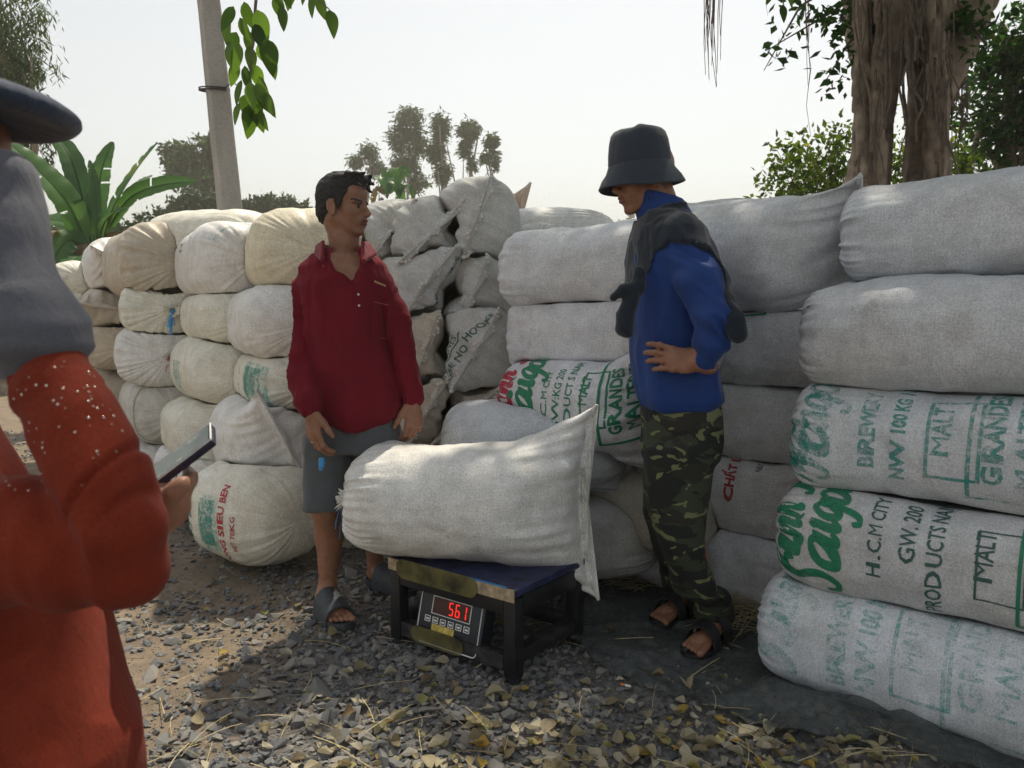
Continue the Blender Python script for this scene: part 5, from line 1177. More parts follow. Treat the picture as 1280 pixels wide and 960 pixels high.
mb = MB(); g = tips[2][1]*.55+tips[2][2]*.45; dd = tips[2][2]-tips[2][1]; dd /= np.linalg.norm(dd); x_ = np.cross(dd, V(0, 1, .3)); x_ /= np.linalg.norm(x_); y_ = np.cross(dd, x_); th = np.linspace(0, 6.4, 24); mb.tube(g-np.array(pr.location[:])+np.outer(np.cos(th)*.0102, x_)+np.outer(np.sin(th)*.0102, y_), .0018, 5); mb.build('ring', M['silver'], pr)
# hair
Fh = SDF(hc-.17, hc+.17, .0036); E = lambda p, r, k=.012, op='add': Fh.ell(T(*p), V(*r)*.91, B, k, op)
E((-.018, 0, .044), (.102, .081, .092)); E((.035, 0, .094), (.055, .060, .026), .02); E((-.075, 0, -.02), (.038, .062, .058), .02)
rg = np.random.default_rng(9)
for k in range(34):
    a = rg.uniform(-.055, .055); x0 = rg.uniform(-.02, .06); b0 = T(x0, a, .105+.012*rg.random()); e0 = T(x0+rg.uniform(.03, .062), a+rg.uniform(-.015, .015), .100+rg.uniform(-.012, .028)); Fh.cone(b0, e0, .012, .004, .008)
for k in range(14):
    a = rg.uniform(-.05, .05); b0 = T(.066, a, .088); e0 = T(.094+rg.uniform(-.01, .006), a+rg.uniform(-.012, .012), .062+rg.uniform(-.012, .02)); Fh.cone(b0, e0, .009, .003, .006)
E((.075, 0, -.022), (.075, .12, .082), .006, 'sub'); E((.022, 0, -.080), (.060, .12, .072), .006, 'sub')
for y in (1, -1): E((-.010, .085*y, -.012), (.024, .030, .036), .004, 'sub'); Fh.cone(T(.018, .068*y, .03), T(.016, .070*y, -.012), .012, .006, .008)
E((-.03, 0, -.115), (.12, .12, .045), .008, 'sub')
Fh.build('hair', M['hair'], pr, 1, lambda v: .0028*vnoise(((v-hc)@B)*V(55, 130, 90), 4)+.002*vnoise(v*160, 6))
# shirt
def ridge(p, seed): return 1-2.2*np.abs(vnoise(p, seed))
def folds(v, ax=None):
    wv = .35*vnoise(v*6, 77)[:, None]
    return .005*fbm(v*V(9, 9, 3.2), 2, 21)+.0075*ridge(v*V(12, 12, 2.6)+wv, 8)+.0032*ridge(v*V(26, 26, 9)+wv, 9)
lo, hi = r_(335, 215, -.3), r_(545, 215, .3); lo[2] = r_(0, 545)[2]; hi[2] = r_(0, 296)[2]; F = SDF(lo, hi, .006)
F.loft([sec(310, 408, 454, .072), sec(320, 394, 466, .09), sec(332, 378, 481, .104), sec(350, 376, 484, .118), sec(385, 381, 481, .124), sec(430, 385, 483, .128), sec(480, 381, 500, .140), sec(505, 380, 505, .146), sec(518, 384, 503, .146), sec(530, 410, 484, .140), sec(534, 430, 466, .136)], .012, n=2.3)
Ls = [r_(388, 350), r_(374, 390, .0), r_(374, 432, -.02), r_(379, 470, -.09), r_(387, 500, -.15), r_(389, 509, -.165)]; F.chain(Ls, [.046, .060, .058, .054, .050, .040], .013)
Rs = [r_(474, 350), r_(491, 388, .0), r_(500, 428, .0), r_(508, 465, -.01), r_(514, 488, -.02), r_(516, 498, -.025)]; F.chain(Rs, [.044, .045, .043, .040, .038, .032], .012)
F.cone(r_(430, 298, -.09), r_(434, 330, -.10), .078, .052, .005, 'sub'); F.cone(r_(434, 330, -.10), r_(443, 360, -.120), .050, .008, .004, 'sub'); F.cone(r_(430, 285), r_(430, 322, -.01), .070, .066, .008, 'sub')
F.cone(r_(443, 350, -.136), r_(446, 388, -.130), .005, .004, .003, 'sub')
def rfold(v):
    d = folds(v); q = r_(372, 470, 0); arm = (v[:, 0] < r_(396, 400)[0]) | (v[:, 0] > r_(494, 400)[0]); 
    return d+arm*.0050*ridge(v*V(8, 8, 26)+.4*vnoise(v*9, 3)[:, None], 31)
F.build('shirt', M['red_shirt'], pr, 2, rfold)
F = SDF(r_(378, 342, -.22), r_(490, 285, .16), .0040); nb = r_(430, 318)
F.loft([(nb[2]-.018, nb[0]+.000, nb[1]-.006, .090, .092), (nb[2]+.004, nb[0]-.002, nb[1]+.002, .080, .082), (nb[2]+.040, nb[0]-.005, nb[1]+.014, .066, .066)], .006)
F.loft([(nb[2]-.05, nb[0]+.0, nb[1]-.006, .084, .086), (nb[2]+.004, nb[0]-.002, nb[1]+.002, .072, .074), (nb[2]+.07, nb[0]-.005, nb[1]+.014, .058, .058)], .003, 'sub')
F.cone(r_(434, 280, -.12), r_(436, 345, -.13), .088, .072, .004, 'sub')
for a_, b_, c_ in (((397, 307, -.03), (404, 302, -.075), (403, 324, -.112)), ((397, 307, -.03), (392, 316, -.045), (403, 324, -.112)), ((461, 305, -.03), (453, 303, -.075), (455, 326, -.118)), ((461, 305, -.03), (470, 317, -.055), (455, 326, -.118))):
    for q in np.linspace(0, 1, 6): F.cone(np.array(r_(*a_))*(1-q)+np.array(r_(*b_))*q, r_(*c_), .0062, .0050, .006)
F.build('collar', M['red_collar'], pr, 1, lambda v: .0010*vnoise(v*60, 3))
mb = MB(); o_ = np.array(pr.location[:]); pk = [r_(468, 378, -.128), r_(487, 382, -.10), r_(484, 424, -.112), r_(467, 420, -.136)]; mb.tube([q-o_ for q in pk+[pk[0]]], .0028, 5); mb.build('pocket', M['red_shirt'], pr)
mb = MB(); 
for k, x in enumerate(np.linspace(469, 481, 6)): mb.box(r_(x, 352+k*1.0, -.131+.004*k)-o_, (.0042, .003, .008), None)
mb.build('chest_badge', m_plain('tan_embroidery', (.42, .25, .16), .8), pr)
for py in (368, 382): sphere_part('button', r_(448+(py-368)*.06, py, -.124-.0003*(py-368)), .004, 'white_line', pr)
# shorts
lo, hi = r_(350, 545, -.25), r_(530, 545, .35); lo[2] = r_(0, 642)[2]; hi[2] = r_(0, 480)[2]; F = SDF(lo, hi, .006)
F.loft([sec(490, 396, 490, .100), sec(518, 390, 496, .110), sec(545, 382, 502, .122), sec(562, 381, 503, .124)], .02, n=2.6)
F.loft([sec(545, 381, 443, .10, .0), sec(590, 380, 437, .092, -.02), sec(620, 381, 434, .086, -.05), sec(634, 380, 434, .086, -.06)], .02, n=2.4)
F.loft([sec(545, 441, 503, .10, .02), sec(590, 445, 500, .092, .06), sec(636, 446, 496, .085, .09)], .02, n=2.4)
F.build('shorts', M['grey_shorts'], pr, 2, lambda v: .004*fbm(v*V(12, 12, 5), 2, 41)+.0040*ridge(v*V(14, 14, 5)+.4*vnoise(v*6, 2)[:, None], 5))
mb = MB(); key = r_(402, 572, -.19); mb.tube([key-o_+V(0, 0, .0), key-o_-V(0, 0, .02), key-o_-V(.004, 0, .045)], [.009, .012, .006], 8); mb.build('blue_cord', M['string_blue'], pr)
heelA[2] = heelB[2] = 0
sandal('sandal', heelA, fa[0], fa[1], fa[2], 'sandal', pr, [(.075, .205, .094)]); sandal('sandal', heelB, fb[0], fb[1], fb[2], 'sandal', pr, [(.075, .205, .094)])

# ---- man in blue -----------------------------------------------------------------
Y1 = 2.6
def q_(px, py, dy=0.0): return np.array(W(px, py, Y1+dy))
def sq(py, xl, xr, ry, dy=0.0): return sec(py, xl, xr, ry, dy, q_)
heelC = np.array(G(903, 797)); toeC = np.array(G(852, 834)); fl = toeC-heelC; fl *= .25/np.linalg.norm(fl); toeC = heelC+fl
pb = empty('person', (heelC[0], heelC[1]-.05, 0), 'man in royal blue shirt, bucket hat and camouflage trousers standing hand on hip', 'person')
lo, hi = q_(735, 215, -.45), q_(945, 215, .42); lo[2] = -.02; hi[2] = 1.78
F = SDF(lo, hi, .0035); hc2 = q_(806, 221, 0); B2_ = frame((-.97, -.16, -.17)); T2 = head(F, hc2, B2_, .97)
F.chain([hc2+B2_@V(-.028, 0, -.05), q_(822, 252), q_(832, 275)], [.056, .054, .064], .025)
F.loft([sq(270, 808, 856, .10), sq(290, 800, 866, .15), sq(330, 800, 872, .165), sq(420, 803, 872, .15), sq(500, 810, 886, .15), sq(540, 812, 890, .15)], .03)
F.chain([q_(850, 312, -.16), q_(892, 396, -.27), q_(874, 450, -.236)], [.045, .040, .029], .02); F.chain([q_(846, 312, .16), q_(884, 398, .27), q_(858, 448, .225)], [.045, .040, .029], .02)
tp = hand(F, q_(874, 455, -.238), (-1, .16, .20), (.2, .25, 1), (0, -1, .15), .98, (4, 16, 19, 20), spread=4, mid=30, thumb=(.3, .35, -.8)); hand(F, q_(856, 448, .228), (-1, -.10, .16), (.15, -.25, 1), (0, 1, .15), 1.0)
ankC = np.array(W(893, 776, heelC[1]-.02)); ankC[2] = .10; heelD = heelC+V(-.06, .26, 0); toeD = heelD+fl; ankD = heelD+fl*.2; ankD[2] = .10
F.chain([q_(850, 530, -.07), q_(852, 655, -.08), (q_(862, 690, -.06)), ankC], [.075, .054, .052, .032], .02); F.chain([q_(846, 530, .09), q_(842, 655, .09), ankD], [.075, .054, .032], .02)
for z_ in (heelC, toeC, heelD, toeD): z_[2] = .020
fc = foot(F, heelC, toeC, ankC); fd = foot(F, heelD, toeD, ankD)
ft2 = face_tone(T2, B2_, .97, hc2)
F.build('body', M['skin'], pb, 1, lambda v: .0009*fbm(v*70, 2, 3), lambda v: ft2(v, np.tile(SKN*.92, (len(v), 1))))
eyes(T2, B2_, .97, pb, (1, .1, -.25))
# hair at the nape
Fh = SDF(hc2-.16, hc2+.16, .004); E = lambda p, r, k=.012, op='add': Fh.ell(T2(*p), V(*r)*.97, B2_, k, op)
E((-.014, 0, .030), (.084, .076, .078)); E((.085, 0, -.02), (.08, .12, .11), .006, 'sub'); E((.03, 0, -.09), (.055, .12, .075), .006, 'sub'); E((-.03, 0, -.125), (.12, .12, .05), .008, 'sub')
for y in (1, -1): E((-.010, .085*y, -.012), (.024, .030, .036), .004, 'sub')
Fh.build('hair', M['hair'], pb, 1, lambda v: .0015*vnoise(v*120, 6))
# shirt
lo, hi = q_(740, 215, -.45), q_(960, 215, .42); lo[2] = q_(0, 520)[2]; hi[2] = q_(0, 250)[2]; F = SDF(lo, hi, .006)
F.loft([sq(264, 808, 848, .075), sq(276, 800, 862, .125), sq(290, 793, 872, .17), sq(320, 788, 880, .19), sq(360, 787, 884, .19), sq(400, 789, 884, .185), sq(440, 790, 888, .18), sq(480, 793, 895, .18), sq(497, 796, 899, .18), sq(508, 802, 890, .17)], .012, n=2.4)
F.chain([q_(852, 312, -.155), q_(874, 352, -.22), q_(893, 396, -.27), q_(890, 425, -.26), q_(880, 447, -.245)], [.064, .062, .056, .048, .036], .022); F.chain([q_(846, 312, .155), q_(884, 398, .27), q_(866, 444, .235)], [.06, .054, .036], .02)
F.cone(q_(818, 240), q_(826, 268), .060, .056, .006, 'sub')
def bfold(v):
    d = .005*fbm(v*V(9, 9, 3.5), 2, 51)+.0060*ridge(v*V(13, 13, 3.6)+.5*vnoise(v*6, 2)[:, None], 52); ar = ss(Y1-.17, Y1-.22, v[:, 1]); return d*(1-.3*ar)+ar*(.0065*ridge((v@np.array([[.7, .2, .7], [0, 1, 0], [-.7, 0, .7]]).T)*V(34, 10, 9), 55))
F.build('shirt', M['blue_shirt'], pb, 2, bfold)
F = SDF(q_(780, 290, -.2), q_(875, 230, .2), .0042); a0, a1 = q_(818, 246), q_(832, 278); ax0 = (a0-a1)/np.linalg.norm(a0-a1)
F.cone(a1, a0+ax0*.004, .088, .072, .004); F.cone(a1-ax0*.05, a0+ax0*.1, .080, .060, .003, 'sub'); F.ell(a0+ax0*.03+V(-.01, 0, .012), (.13, .13, .026), frame((1, 0, -.32)), .003, 'sub')
F.build('collar', M['blue_shirt'], pb, 2, lambda v: .0012*vnoise(v*50, 5))
# jacket worn as a cape: hangs from the shoulders over the back, sleeves loose
lo, hi = q_(735, 430, -.50), q_(960, 430, .40); lo[2] = q_(0, 445)[2]; hi[2] = q_(0, 238)[2]; F = SDF(lo, hi, .006)
F.loft([sq(258, 816, 856, .092), sq(264, 805, 852, .096), sq(276, 796, 866, .146), sq(290, 789, 877, .188), sq(320, 785, 886, .208), sq(360, 784, 892, .208), sq(430, 786, 894, .2)], .02, n=2.4)
F.chain([q_(850, 300, -.140), q_(874, 350, -.215)], [.078, .080], .03)
hx = np.array([q_(x, 0)[0] for x in (770, 792, 806, 812, 826, 850, 870, 884, 893, 900, 912, 940)]); hz_ = np.array([q_(0, y)[2] for y in (352, 352, 346, 322, 310, 309, 318, 340, 372, 398, 412, 412)])
sl_, X_, Y_, Z_ = F.sl(F.lo, F.lo+F.n*F.h); zh = np.interp(X_, hx, hz_)+.007*vnoise(np.stack([X_*30+0*Y_, Y_*22+0*X_, 0*X_*Y_], -1), 5)
# the far side hangs lower than the near one
zh = zh-.10*ss(Y1-.05, Y1+.12, Y_); F.D[sl_] = np.maximum(F.D[sl_], (zh-Z_)).astype(np.float32)
fr = np.array(frame((.30, -.36, -.88), (1, 0, 0)))
F.chain([q_(884, 322, -.08), q_(897, 352, -.16), q_(908, 382, -.24)], [.030, .030, .027], .02); F.chain([q_(893, 345, -.20), q_(906, 374, -.27), q_(917, 402, -.315), q_(922, 418, -.325)], [.022, .027, .029, .024], .012)
F.chain([q_(905, 380, -.16), q_(916, 404, -.22), q_(925, 416, -.24)], [.030, .026, .016], .015)
F.chain([q_(800, 340, -.185), q_(796, 360, -.195)], [.018, .018], .012); F.chain([q_(798, 358, -.20), q_(782, 363, -.21), q_(767, 371, -.21)], [.017, .017, .012], .010); F.chain([q_(791, 364, -.20), q_(784, 386, -.21), q_(782, 398, -.21)], [.020, .022, .025], .008); F.cone(q_(782, 398, -.21), q_(780, 411, -.21), .027, .029, .003)
F.chain([q_(814, 240), q_(828, 275)], [.074, .082], .006, 'sub')
F.build('jacket', M['navy_jacket'], pb, 1, lambda v: .003*fbm(v*V(9, 9, 4.5), 2, 61)+.0050*ridge((v@np.array([[.8, 0, .6], [0, 1, 0], [-.6, 0, .8]]).T)*V(19, 13, 4.5)+.5*vnoise(v*7, 2)[:, None], 62)+.0022*ridge(v*V(34, 34, 16), 63))
# trousers
lo, hi = q_(780, 430, -.32), q_(935, 430, .36); lo[2] = .045; hi[2] = q_(0, 488)[2]; F = SDF(lo, hi, .006)
F.loft([sq(495, 803, 897, .155), sq(520, 803, 899, .165), sq(550, 804, 899, .165), sq(572, 805, 897, .16)], .02, n=2.4)
nl = [sq(555, 805, 897, .10, -.075), sq(600, 806, 890, .092, -.08), sq(640, 812, 882, .085, -.08), sq(670, 822, 880, .082, -.075), sq(705, 834, 885, .078, -.06), sq(740, 842, 893, .076, -.03)]
zb = .075; nl += [(.17, heelC[0]-.048, heelC[1]-.02, .062, .070), (zb, heelC[0]-.030, heelC[1]-.005, .060, .064)]
F.loft(nl, .02, n=2.3)
F.loft([sq(555, 806, 893, .10, .09), sq(640, 806, 872, .085, .09), sq(700, 822, 872, .08, .11), (.2, heelD[0]-.05, heelD[1]-.02, .066, .07), (.07, heelD[0]-.03, heelD[1], .062, .066)], .02, n=2.3)
def tf(v):
    lowr = ss(.5, .15, v[:, 2]); return .005*fbm(v*V(9, 9, 4.5), 2, 71)+.0045*ridge(v*V(12, 12, 5)+.4*vnoise(v*6, 2)[:, None], 72)+lowr*.008*ridge(v*V(7, 7, 22)+.4*vnoise(v*8, 5)[:, None], 73)
F.build('trousers', M['camo'], pb, 2, tf)
heelC[2] = heelD[2] = 0
sandal('sandal', heelC, fc[0], fc[1], fc[2], 'sandal_black', pb, [(.045, .095, .108), (.130, .178, .090)]); sandal('sandal', heelD, fd[0], fd[1], fd[2], 'sandal_black', pb, [(.045, .095, .108), (.130, .178, .090)])
# bucket hat
hb = frame((-.985, 0, -.10)); n = 72; a = np.linspace(0, 2*np.pi, n, endpoint=False); rows = []; hcx = q_(800, 203)
prof = [(.095, .0), (.094, .045), (.091, .066), (.080, .082), (.050, .092), (.012, .095)]
out = [(-.082, .1345), (-.078, .1375), (-.055, .126), (-.030, .114), (-.010, .106), (-.006, .1035), (-.001, .1045), (.03, .102), (.060, .097), (.085, .090), (.098, .078), (.106, .055), (.109, .012)]
inn = [(.100, .012), (.092, .06), (.06, .091), (0, .098), (-.012, .101), (-.055, .122), (-.078, .1335)]
for z, r in out+inn:
    wob = 1+.022*vnoise(np.stack([np.cos(a)*2.2, np.sin(a)*2.2, a*0+z*14], 1), 17)+.03*(z < -.04)*np.cos(2*a+.4)
    zz = z+.007*(z < -.03)*np.sin(2*a+1)+.006*vnoise(np.stack([np.cos(a)*2, np.sin(a)*2, a*0+z*9], 1), 18)*(z > .05)
    rows.append(hcx+np.outer(np.cos(a)*r*wob*.98, hb[:, 0])+np.outer(np.sin(a)*r*wob*.93, hb[:, 1])+np.outer(zz, hb[:, 2]))
V_ = np.concatenate(rows); mb = MB(); o_ = np.array(pb.location[:]); mb.add(V_-o_, grid_faces(n, len(rows))); mb.add(np.vstack([rows[12].mean(0), rows[12]])-o_, np.stack([np.zeros(n, int), 1+np.arange(n), 1+(np.arange(n)+1) % n, 1+(np.arange(n)+1) % n], 1)[:, ::-1])
hat = mb.build('bucket_hat', M['hat_cloth'], pb)

# ---- person in orange, cropped by the frame -----------------------------------------
Y2 = .78
def o2(px, py, dy=0.0): return np.array(W(px, py, Y2+dy))
po = empty('person', (o2(-60, 900)[0], Y2+.06, 0), 'cropped person in rust orange top with grey arm cover and navy hat, holding a phone', 'person')
s2 = Y2/FPX
F = SDF(V(-1.05, .40, -.02), V(-.26, 1.35, 1.52), .0062)
hc3 = o2(-105, 215, .12); B3 = frame((.95, .25, -.1)); T3 = head(F, hc3, B3, .95)
F.chain([hc3+B3@V(-.03, 0, -.05), o2(-130, 380, .1), o2(-135, 440, .1)], [.054, .052, .06], .025)
tz = lambda py, xl, xr, ry, dy=.06: sec(py, xl, xr, ry, dy, o2)
F.loft([tz(460, -200, -130, .10), tz(600, -210, -110, .12), tz(800, -200, 20, .12), tz(960, -190, 80, .12)], .02); z9 = o2(0, 960)[2]
F.chain([o2(-60, 930, .02), V(-.62, Y2+.02, .48), V(-.60, Y2+.05, .10)], [.08, .06, .035], .03); F.chain([o2(-110, 930, .14), V(-.72, Y2+.2, .48), V(-.70, Y2+.2, .10)], [.08, .06, .035], .03)
foot(F, V(-.64, Y2+.05, .024), V(-.40, Y2+.07, .024), V(-.60, Y2+.05, .10)); foot(F, V(-.74, Y2+.2, .024), V(-.50, Y2+.22, .024), V(-.70, Y2+.2, .10))
F.chain([o2(-130, 620, -.02), o2(60, 676, -.05), o2(140, 700, -.05), o2(96, 532, -.05), o2(30, 370, -.02), o2(8, 258, 0)], [.05, .044, .032, .030, .026, .022], .015)
hand(F, o2(6, 255, .0), (-.5, .25, .9), (.3, -.9, .2), (.8, .3, .3), .95, (30, 34, 36, 38))
ph = np.array(W(268, 553, 1.0)); e1 = V(.77, .20, .60); e1 /= np.linalg.norm(e1); nn = V(-.6, -.35, .72); nn -= e1*nn.dot(e1); nn /= np.linalg.norm(nn); e2 = np.cross(nn, e1)
PL, PW, PT = .158, .076, .0105; pc = ph-e1*PL/2+e2*PW*.5
F.chain([o2(-150, 560, .25), o2(30, 760, .25), np.array(W(150, 690, 1.0)), np.array(W(203, 636, 1.0))], [.05, .042, .032, .027], .02)
pal = np.array(W(206, 629, .995)); F.ell(pal, (.030, .026, .034), np.stack([e1, e2, nn], 1), .015)
F.chain([np.array(W(*q)) for q in ((206, 628, .972), (217, 615, .965), (227, 606, .968), (231, 602, .972))], [.0145, .0125, .011, .0085], .006)
for i, q in enumerate((((214, 624, 1.0), (232, 607, 1.01), (239, 596, 1.03), (235, 587, 1.05)), ((212, 628, 1.0), (229, 613, 1.01), (237, 604, 1.03), (234, 596, 1.06)), ((210, 632, 1.0), (225, 620, 1.015), (233, 611, 1.04), (230, 604, 1.06)), ((207, 636, 1.0), (220, 627, 1.02), (226, 620, 1.04), (224, 613, 1.06)))): F.chain([np.array(W(*p)) for p in q], [.0105, .010, .0092, .008], .005)
F.build('body', M['skin'], po, 2, None, lambda v: np.tile(SKN*1.1, (len(v), 1)))
# blouse
F = SDF(V(-.90, .46, o2(0, 1180)[2]), V(-.24, 1.12, o2(0, 400)[2]), .0045)
F.loft([tz(455, -180, -90, .12), tz(560, -215, -60, .16), tz(700, -215, 30, .17), tz(775, -215, 112, .15, .10), tz(830, -215, 124, .15, .08), tz(880, -212, 140, .15, .07), tz(925, -212, 160, .15, .06), tz(965, -212, 166, .15, .06), tz(1150, -212, 168, .15, .06)], .02, n=2.2)
s3 = .72/FPX; F.chain([o2(-190, 650, 0), o2(-60, 668, -.04), o2(30, 676, -.06), o2(100, 694, -.06), o2(158, 710, -.06)], [(r-17)*s3 for r in (106, 104, 100, 88, 64)], .010)
F.chain([o2(160, 710, -.06), o2(146, 650, -.07), o2(124, 588, -.07), o2(96, 532, -.06), o2(72, 490, -.05), o2(55, 445, -.03)], [(r-15)*s3 for r in (64, 72, 72, 68, 66, 62)], .012)
F.chain([o2(-150, 560, .25), o2(30, 760, .25), np.array(W(150, 694, 1.0)), np.array(W(196, 645, 1.0))], [.07, .06, .045, .036], .02)
e_, f0 = o2(158, 688, -.07), o2(52, 445, -.03); fd_ = (f0-e_)/np.linalg.norm(f0-e_)
def ofold(v):
    up = ss(o2(0, 640)[2], o2(0, 585)[2], v[:, 2])*ss(o2(0, 0, 0)[1]+.1, o2(0, 0, 0)[1]+.02, v[:, 1]); along_ = (v-e_)@fd_; side = (v-e_)@np.cross(fd_, V(0, 1, 0)); 
    rings = vnoise(np.stack([along_*34+side*16+1.2*vnoise(v*9, 4), side*7, v[:, 1]*5], 1), 81)
    cr = np.exp(-((v-o2(95, 640, -.13))**2).sum(1)/.004); lines = vnoise(np.stack([(v[:, 0]+.8*v[:, 2])*38, (v[:, 2]-v[:, 0])*7, v[:, 1]*6], 1), 83)
    rg2 = (.0035*(1-2.2*np.abs(rings))-.0085*np.exp(-(rings/.10)**2))*up; vert = 1-2.2*np.abs(vnoise(np.stack([v[:, 0]*30+1.2*vnoise(v*8, 9), v[:, 1]*9, v[:, 2]*4.5], 1), 84)); dwn = ss(o2(0, 570)[2], o2(0, 640)[2], v[:, 2])
    return -.003+.004*fbm(v*V(9, 9, 6), 2, 82)+rg2+(1-up)*dwn*.0050*vert+cr*.006*lines
F.build('blouse', M['orange'], po, 2, ofold)
# grey arm cover
F = SDF(V(-.80, .45, o2(0, 470)[2]), V(-.35, 1.1, o2(0, 180)[2]), .005)
F.chain([o2(44, 428, -.03), o2(36, 400, -.03), o2(22, 350, -.02), o2(12, 300, -.01), o2(6, 260, 0), o2(2, 228, 0)], [r*s2 for r in (57, 54, 47, 44, 41, 32)], .02); F.cone(o2(-2, 228, 0), o2(-12, 214, .01), 36*s2, 26*s2, .02)
F.cone(o2(60, 470, -.03), o2(90, 560, -.05), 90*s2, 95*s2, .004, 'sub') if False else None
F.build('arm_cover', M['grey_cover'], po, 2, lambda v: .004*fbm(v*V(12, 12, 9), 2, 91)+.0042*ridge(v*V(9, 9, 17)+.5*vnoise(v*8, 2)[:, None], 93)+.004*ss(o2(0, 330)[2], o2(0, 400)[2], v[:, 2])*ridge(v*V(6, 6, 34), 92))
# hat
F = SDF(V(-1.1, .45, o2(0, 230)[2]), V(-.35, 1.25, 1.60), .006); hcc = o2(-70, 134, .06); Hm = frame((1, .15, -.04))
F.ell(hcc, (.128, .145, .027), Hm, .01); F.ell(hcc-V(0, 0, .030), (.122, .139, .036), Hm, .006, 'sub'); F.ell(hcc+V(-.075, .02, .0), (.085, .088, .105), Hm, .02); F.ell(hcc+V(-.075, .02, -.035), (.075, .078, .10), Hm, .01, 'sub')
F.build('hat', M['navy_hat'], po, 3, lambda v: .003*fbm(v*14, 2, 95))
# sequins over the forearm
dg = bpy.context.evaluated_depsgraph_get(); bl_ = [o for o in po.children if o.name.startswith('blouse')][0]; vv = np.zeros(len(bl_.data.vertices)*3); bl_.data.vertices.foreach_get('co', vv); vv = vv.reshape(-1, 3)+np.array(po.location[:]); nv = np.zeros(len(bl_.data.vertices)*3); bl_.data.vertices.foreach_get('normal', nv); nv = nv.reshape(-1, 3)
al = (vv-e_)@fd_; ok = np.where((al > .06) & (al < .175) & (nv[:, 1] < -.05) & (vv[:, 1] < Y2+.02) & (vv[:, 2] > o2(0, 650)[2]))[0]; rg = np.random.default_rng(4); mb = MB()
wgt_ = np.exp(-((al[ok]-.15)/.05)**2)+.35; pick = rg.choice(ok, min(150, len(ok)), False, wgt_/wgt_.sum())
for i in pick:
    c_ = vv[i]+nv[i]*.0006-np.array(po.location[:]); q = np.array(Vector(nv[i]).to_track_quat('Z', 'Y').to_matrix()); th = np.linspace(0, 2*np.pi, 6, endpoint=False); r = .0010*rg.uniform(.6, 1.25)
    ring = c_+np.outer(np.cos(th)*r, q[:, 0])+np.outer(np.sin(th)*r, q[:, 1]); mb.add(np.vstack([c_+nv[i]*.0008, ring]), np.array([[0, 1+k, 1+(k+1) % 6, 1+(k+1) % 6] for k in range(6)]))
mb.build('sequins', M['sequin'], po)['kind'] = 'stuff'
# phone (held, so a thing of its own)
Rp = Matrix((Vector(e1), Vector(e2), Vector(nn))).transposed(); phn = empty('smartphone', Vector(pc), 'dark smartphone with white edged case in the hand of the person in orange', 'phone')
mb = MB(); mb.box((0, 0, 0), (PL, PW, PT), Rp, .003); mb.build('case', m_plain('plum_case', (.020, .016, .040), .45, 60, .3), phn)
t = NT('phone_screen'); c = t.coord(); n1 = t.noise(30, c, 4, .7, 1.0); t.bsdf(t.ramp(n1.outputs[0], [(.35, (.015, .025, .022)), (.55, (.06, .085, .07)), (.72, (.22, .24, .17))]), .2, None, Specular__IOR__Level=.2); M['screen'] = t.m
mb = MB(); mb.box(Rp @ Vector((0, 0, PT/2+.0008)), (PL-.008, PW-.008, .0012), Rp); mb.build('screen', M['screen'], phn)
mb = MB(); h_ = PT/2+.0005
for a, b in (((-1, -1), (1, -1)), ((1, -1), (1, 1)), ((1, 1), (-1, 1)), ((-1, 1), (-1, -1))): mb.tube([Rp @ Vector((a[0]*(PL/2-.001), a[1]*(PW/2-.001), h_)), Rp @ Vector((b[0]*(PL/2-.001), b[1]*(PW/2-.001), h_))], .0012, 6)
mb.build('rim', M['white_line'], phn)
# ------------------------------------------------------------------ stones, leaves, straw, net on the ground
def stone_mat(name, cols):
    t = NT(name); c = t.coord(); a = t.n('ShaderNodeAttribute', _attribute_name='rnd'); oi = t.n('ShaderNodeObjectInfo'); ad = t.n('ShaderNodeMath', _operation='ADD'); t.l(a.outputs['Fac'], ad.inputs[0]); t.l(oi.outputs['Random'], ad.inputs[1]); fr = t.n('ShaderNodeMath', _operation='FRACT'); t.l(ad.outputs[0], fr.inputs[0])
    n1 = t.noise(60, c, 5, .7); n2 = t.noise(300, c, 3, .7); k = len(cols)
    col = t.ramp(fr.outputs[0], [(i/(k-1), q) for i, q in enumerate(cols)]); col = t.mix(1.0, col, t.ramp(n1.outputs[0], [(.3, .68), (.7, 1.2)]), 'MULTIPLY')
    dust = t.ramp(n1.outputs[0], [(.5, 0), (.72, .55)]); col = t.mix(dust, col, (.30, .25, .19))
    t.bsdf(col, .85, t.bump(n2.outputs[0], .4, .003, t.bump(n1.outputs[0], .35, .008)), Specular__IOR__Level=.3); return t.m
M['stone'] = stone_mat('crushed_stone', [(.09, .10, .11), (.16, .17, .18), (.235, .235, .23), (.30, .28, .245), (.18, .188, .195), (.12, .128, .14)])
t = NT('dry_leaf'); c = t.coord(); a = t.n('ShaderNodeAttribute', _attribute_name='rnd'); oi = t.n('ShaderNodeObjectInfo'); ad = t.n('ShaderNodeMath', _operation='ADD'); t.l(a.outputs['Fac'], ad.inputs[0]); t.l(oi.outputs['Random'], ad.inputs[1]); fr = t.n('ShaderNodeMath', _operation='FRACT'); t.l(ad.outputs[0], fr.inputs[0])
col = t.ramp(fr.outputs[0], [(0, (.24, .19, .11)), (.25, (.42, .36, .21)), (.5, (.58, .53, .40)), (.72, (.32, .27, .17)), (.86, (.34, .33, .10)), (.94, (.52, .32, .05)), (1, (.18, .125, .075))]); n1 = t.noise(70, c, 5, .7); col = t.mix(1.0, col, t.ramp(n1.outputs[0], [(.3, .6), (.65, 1.12)]), 'MULTIPLY')
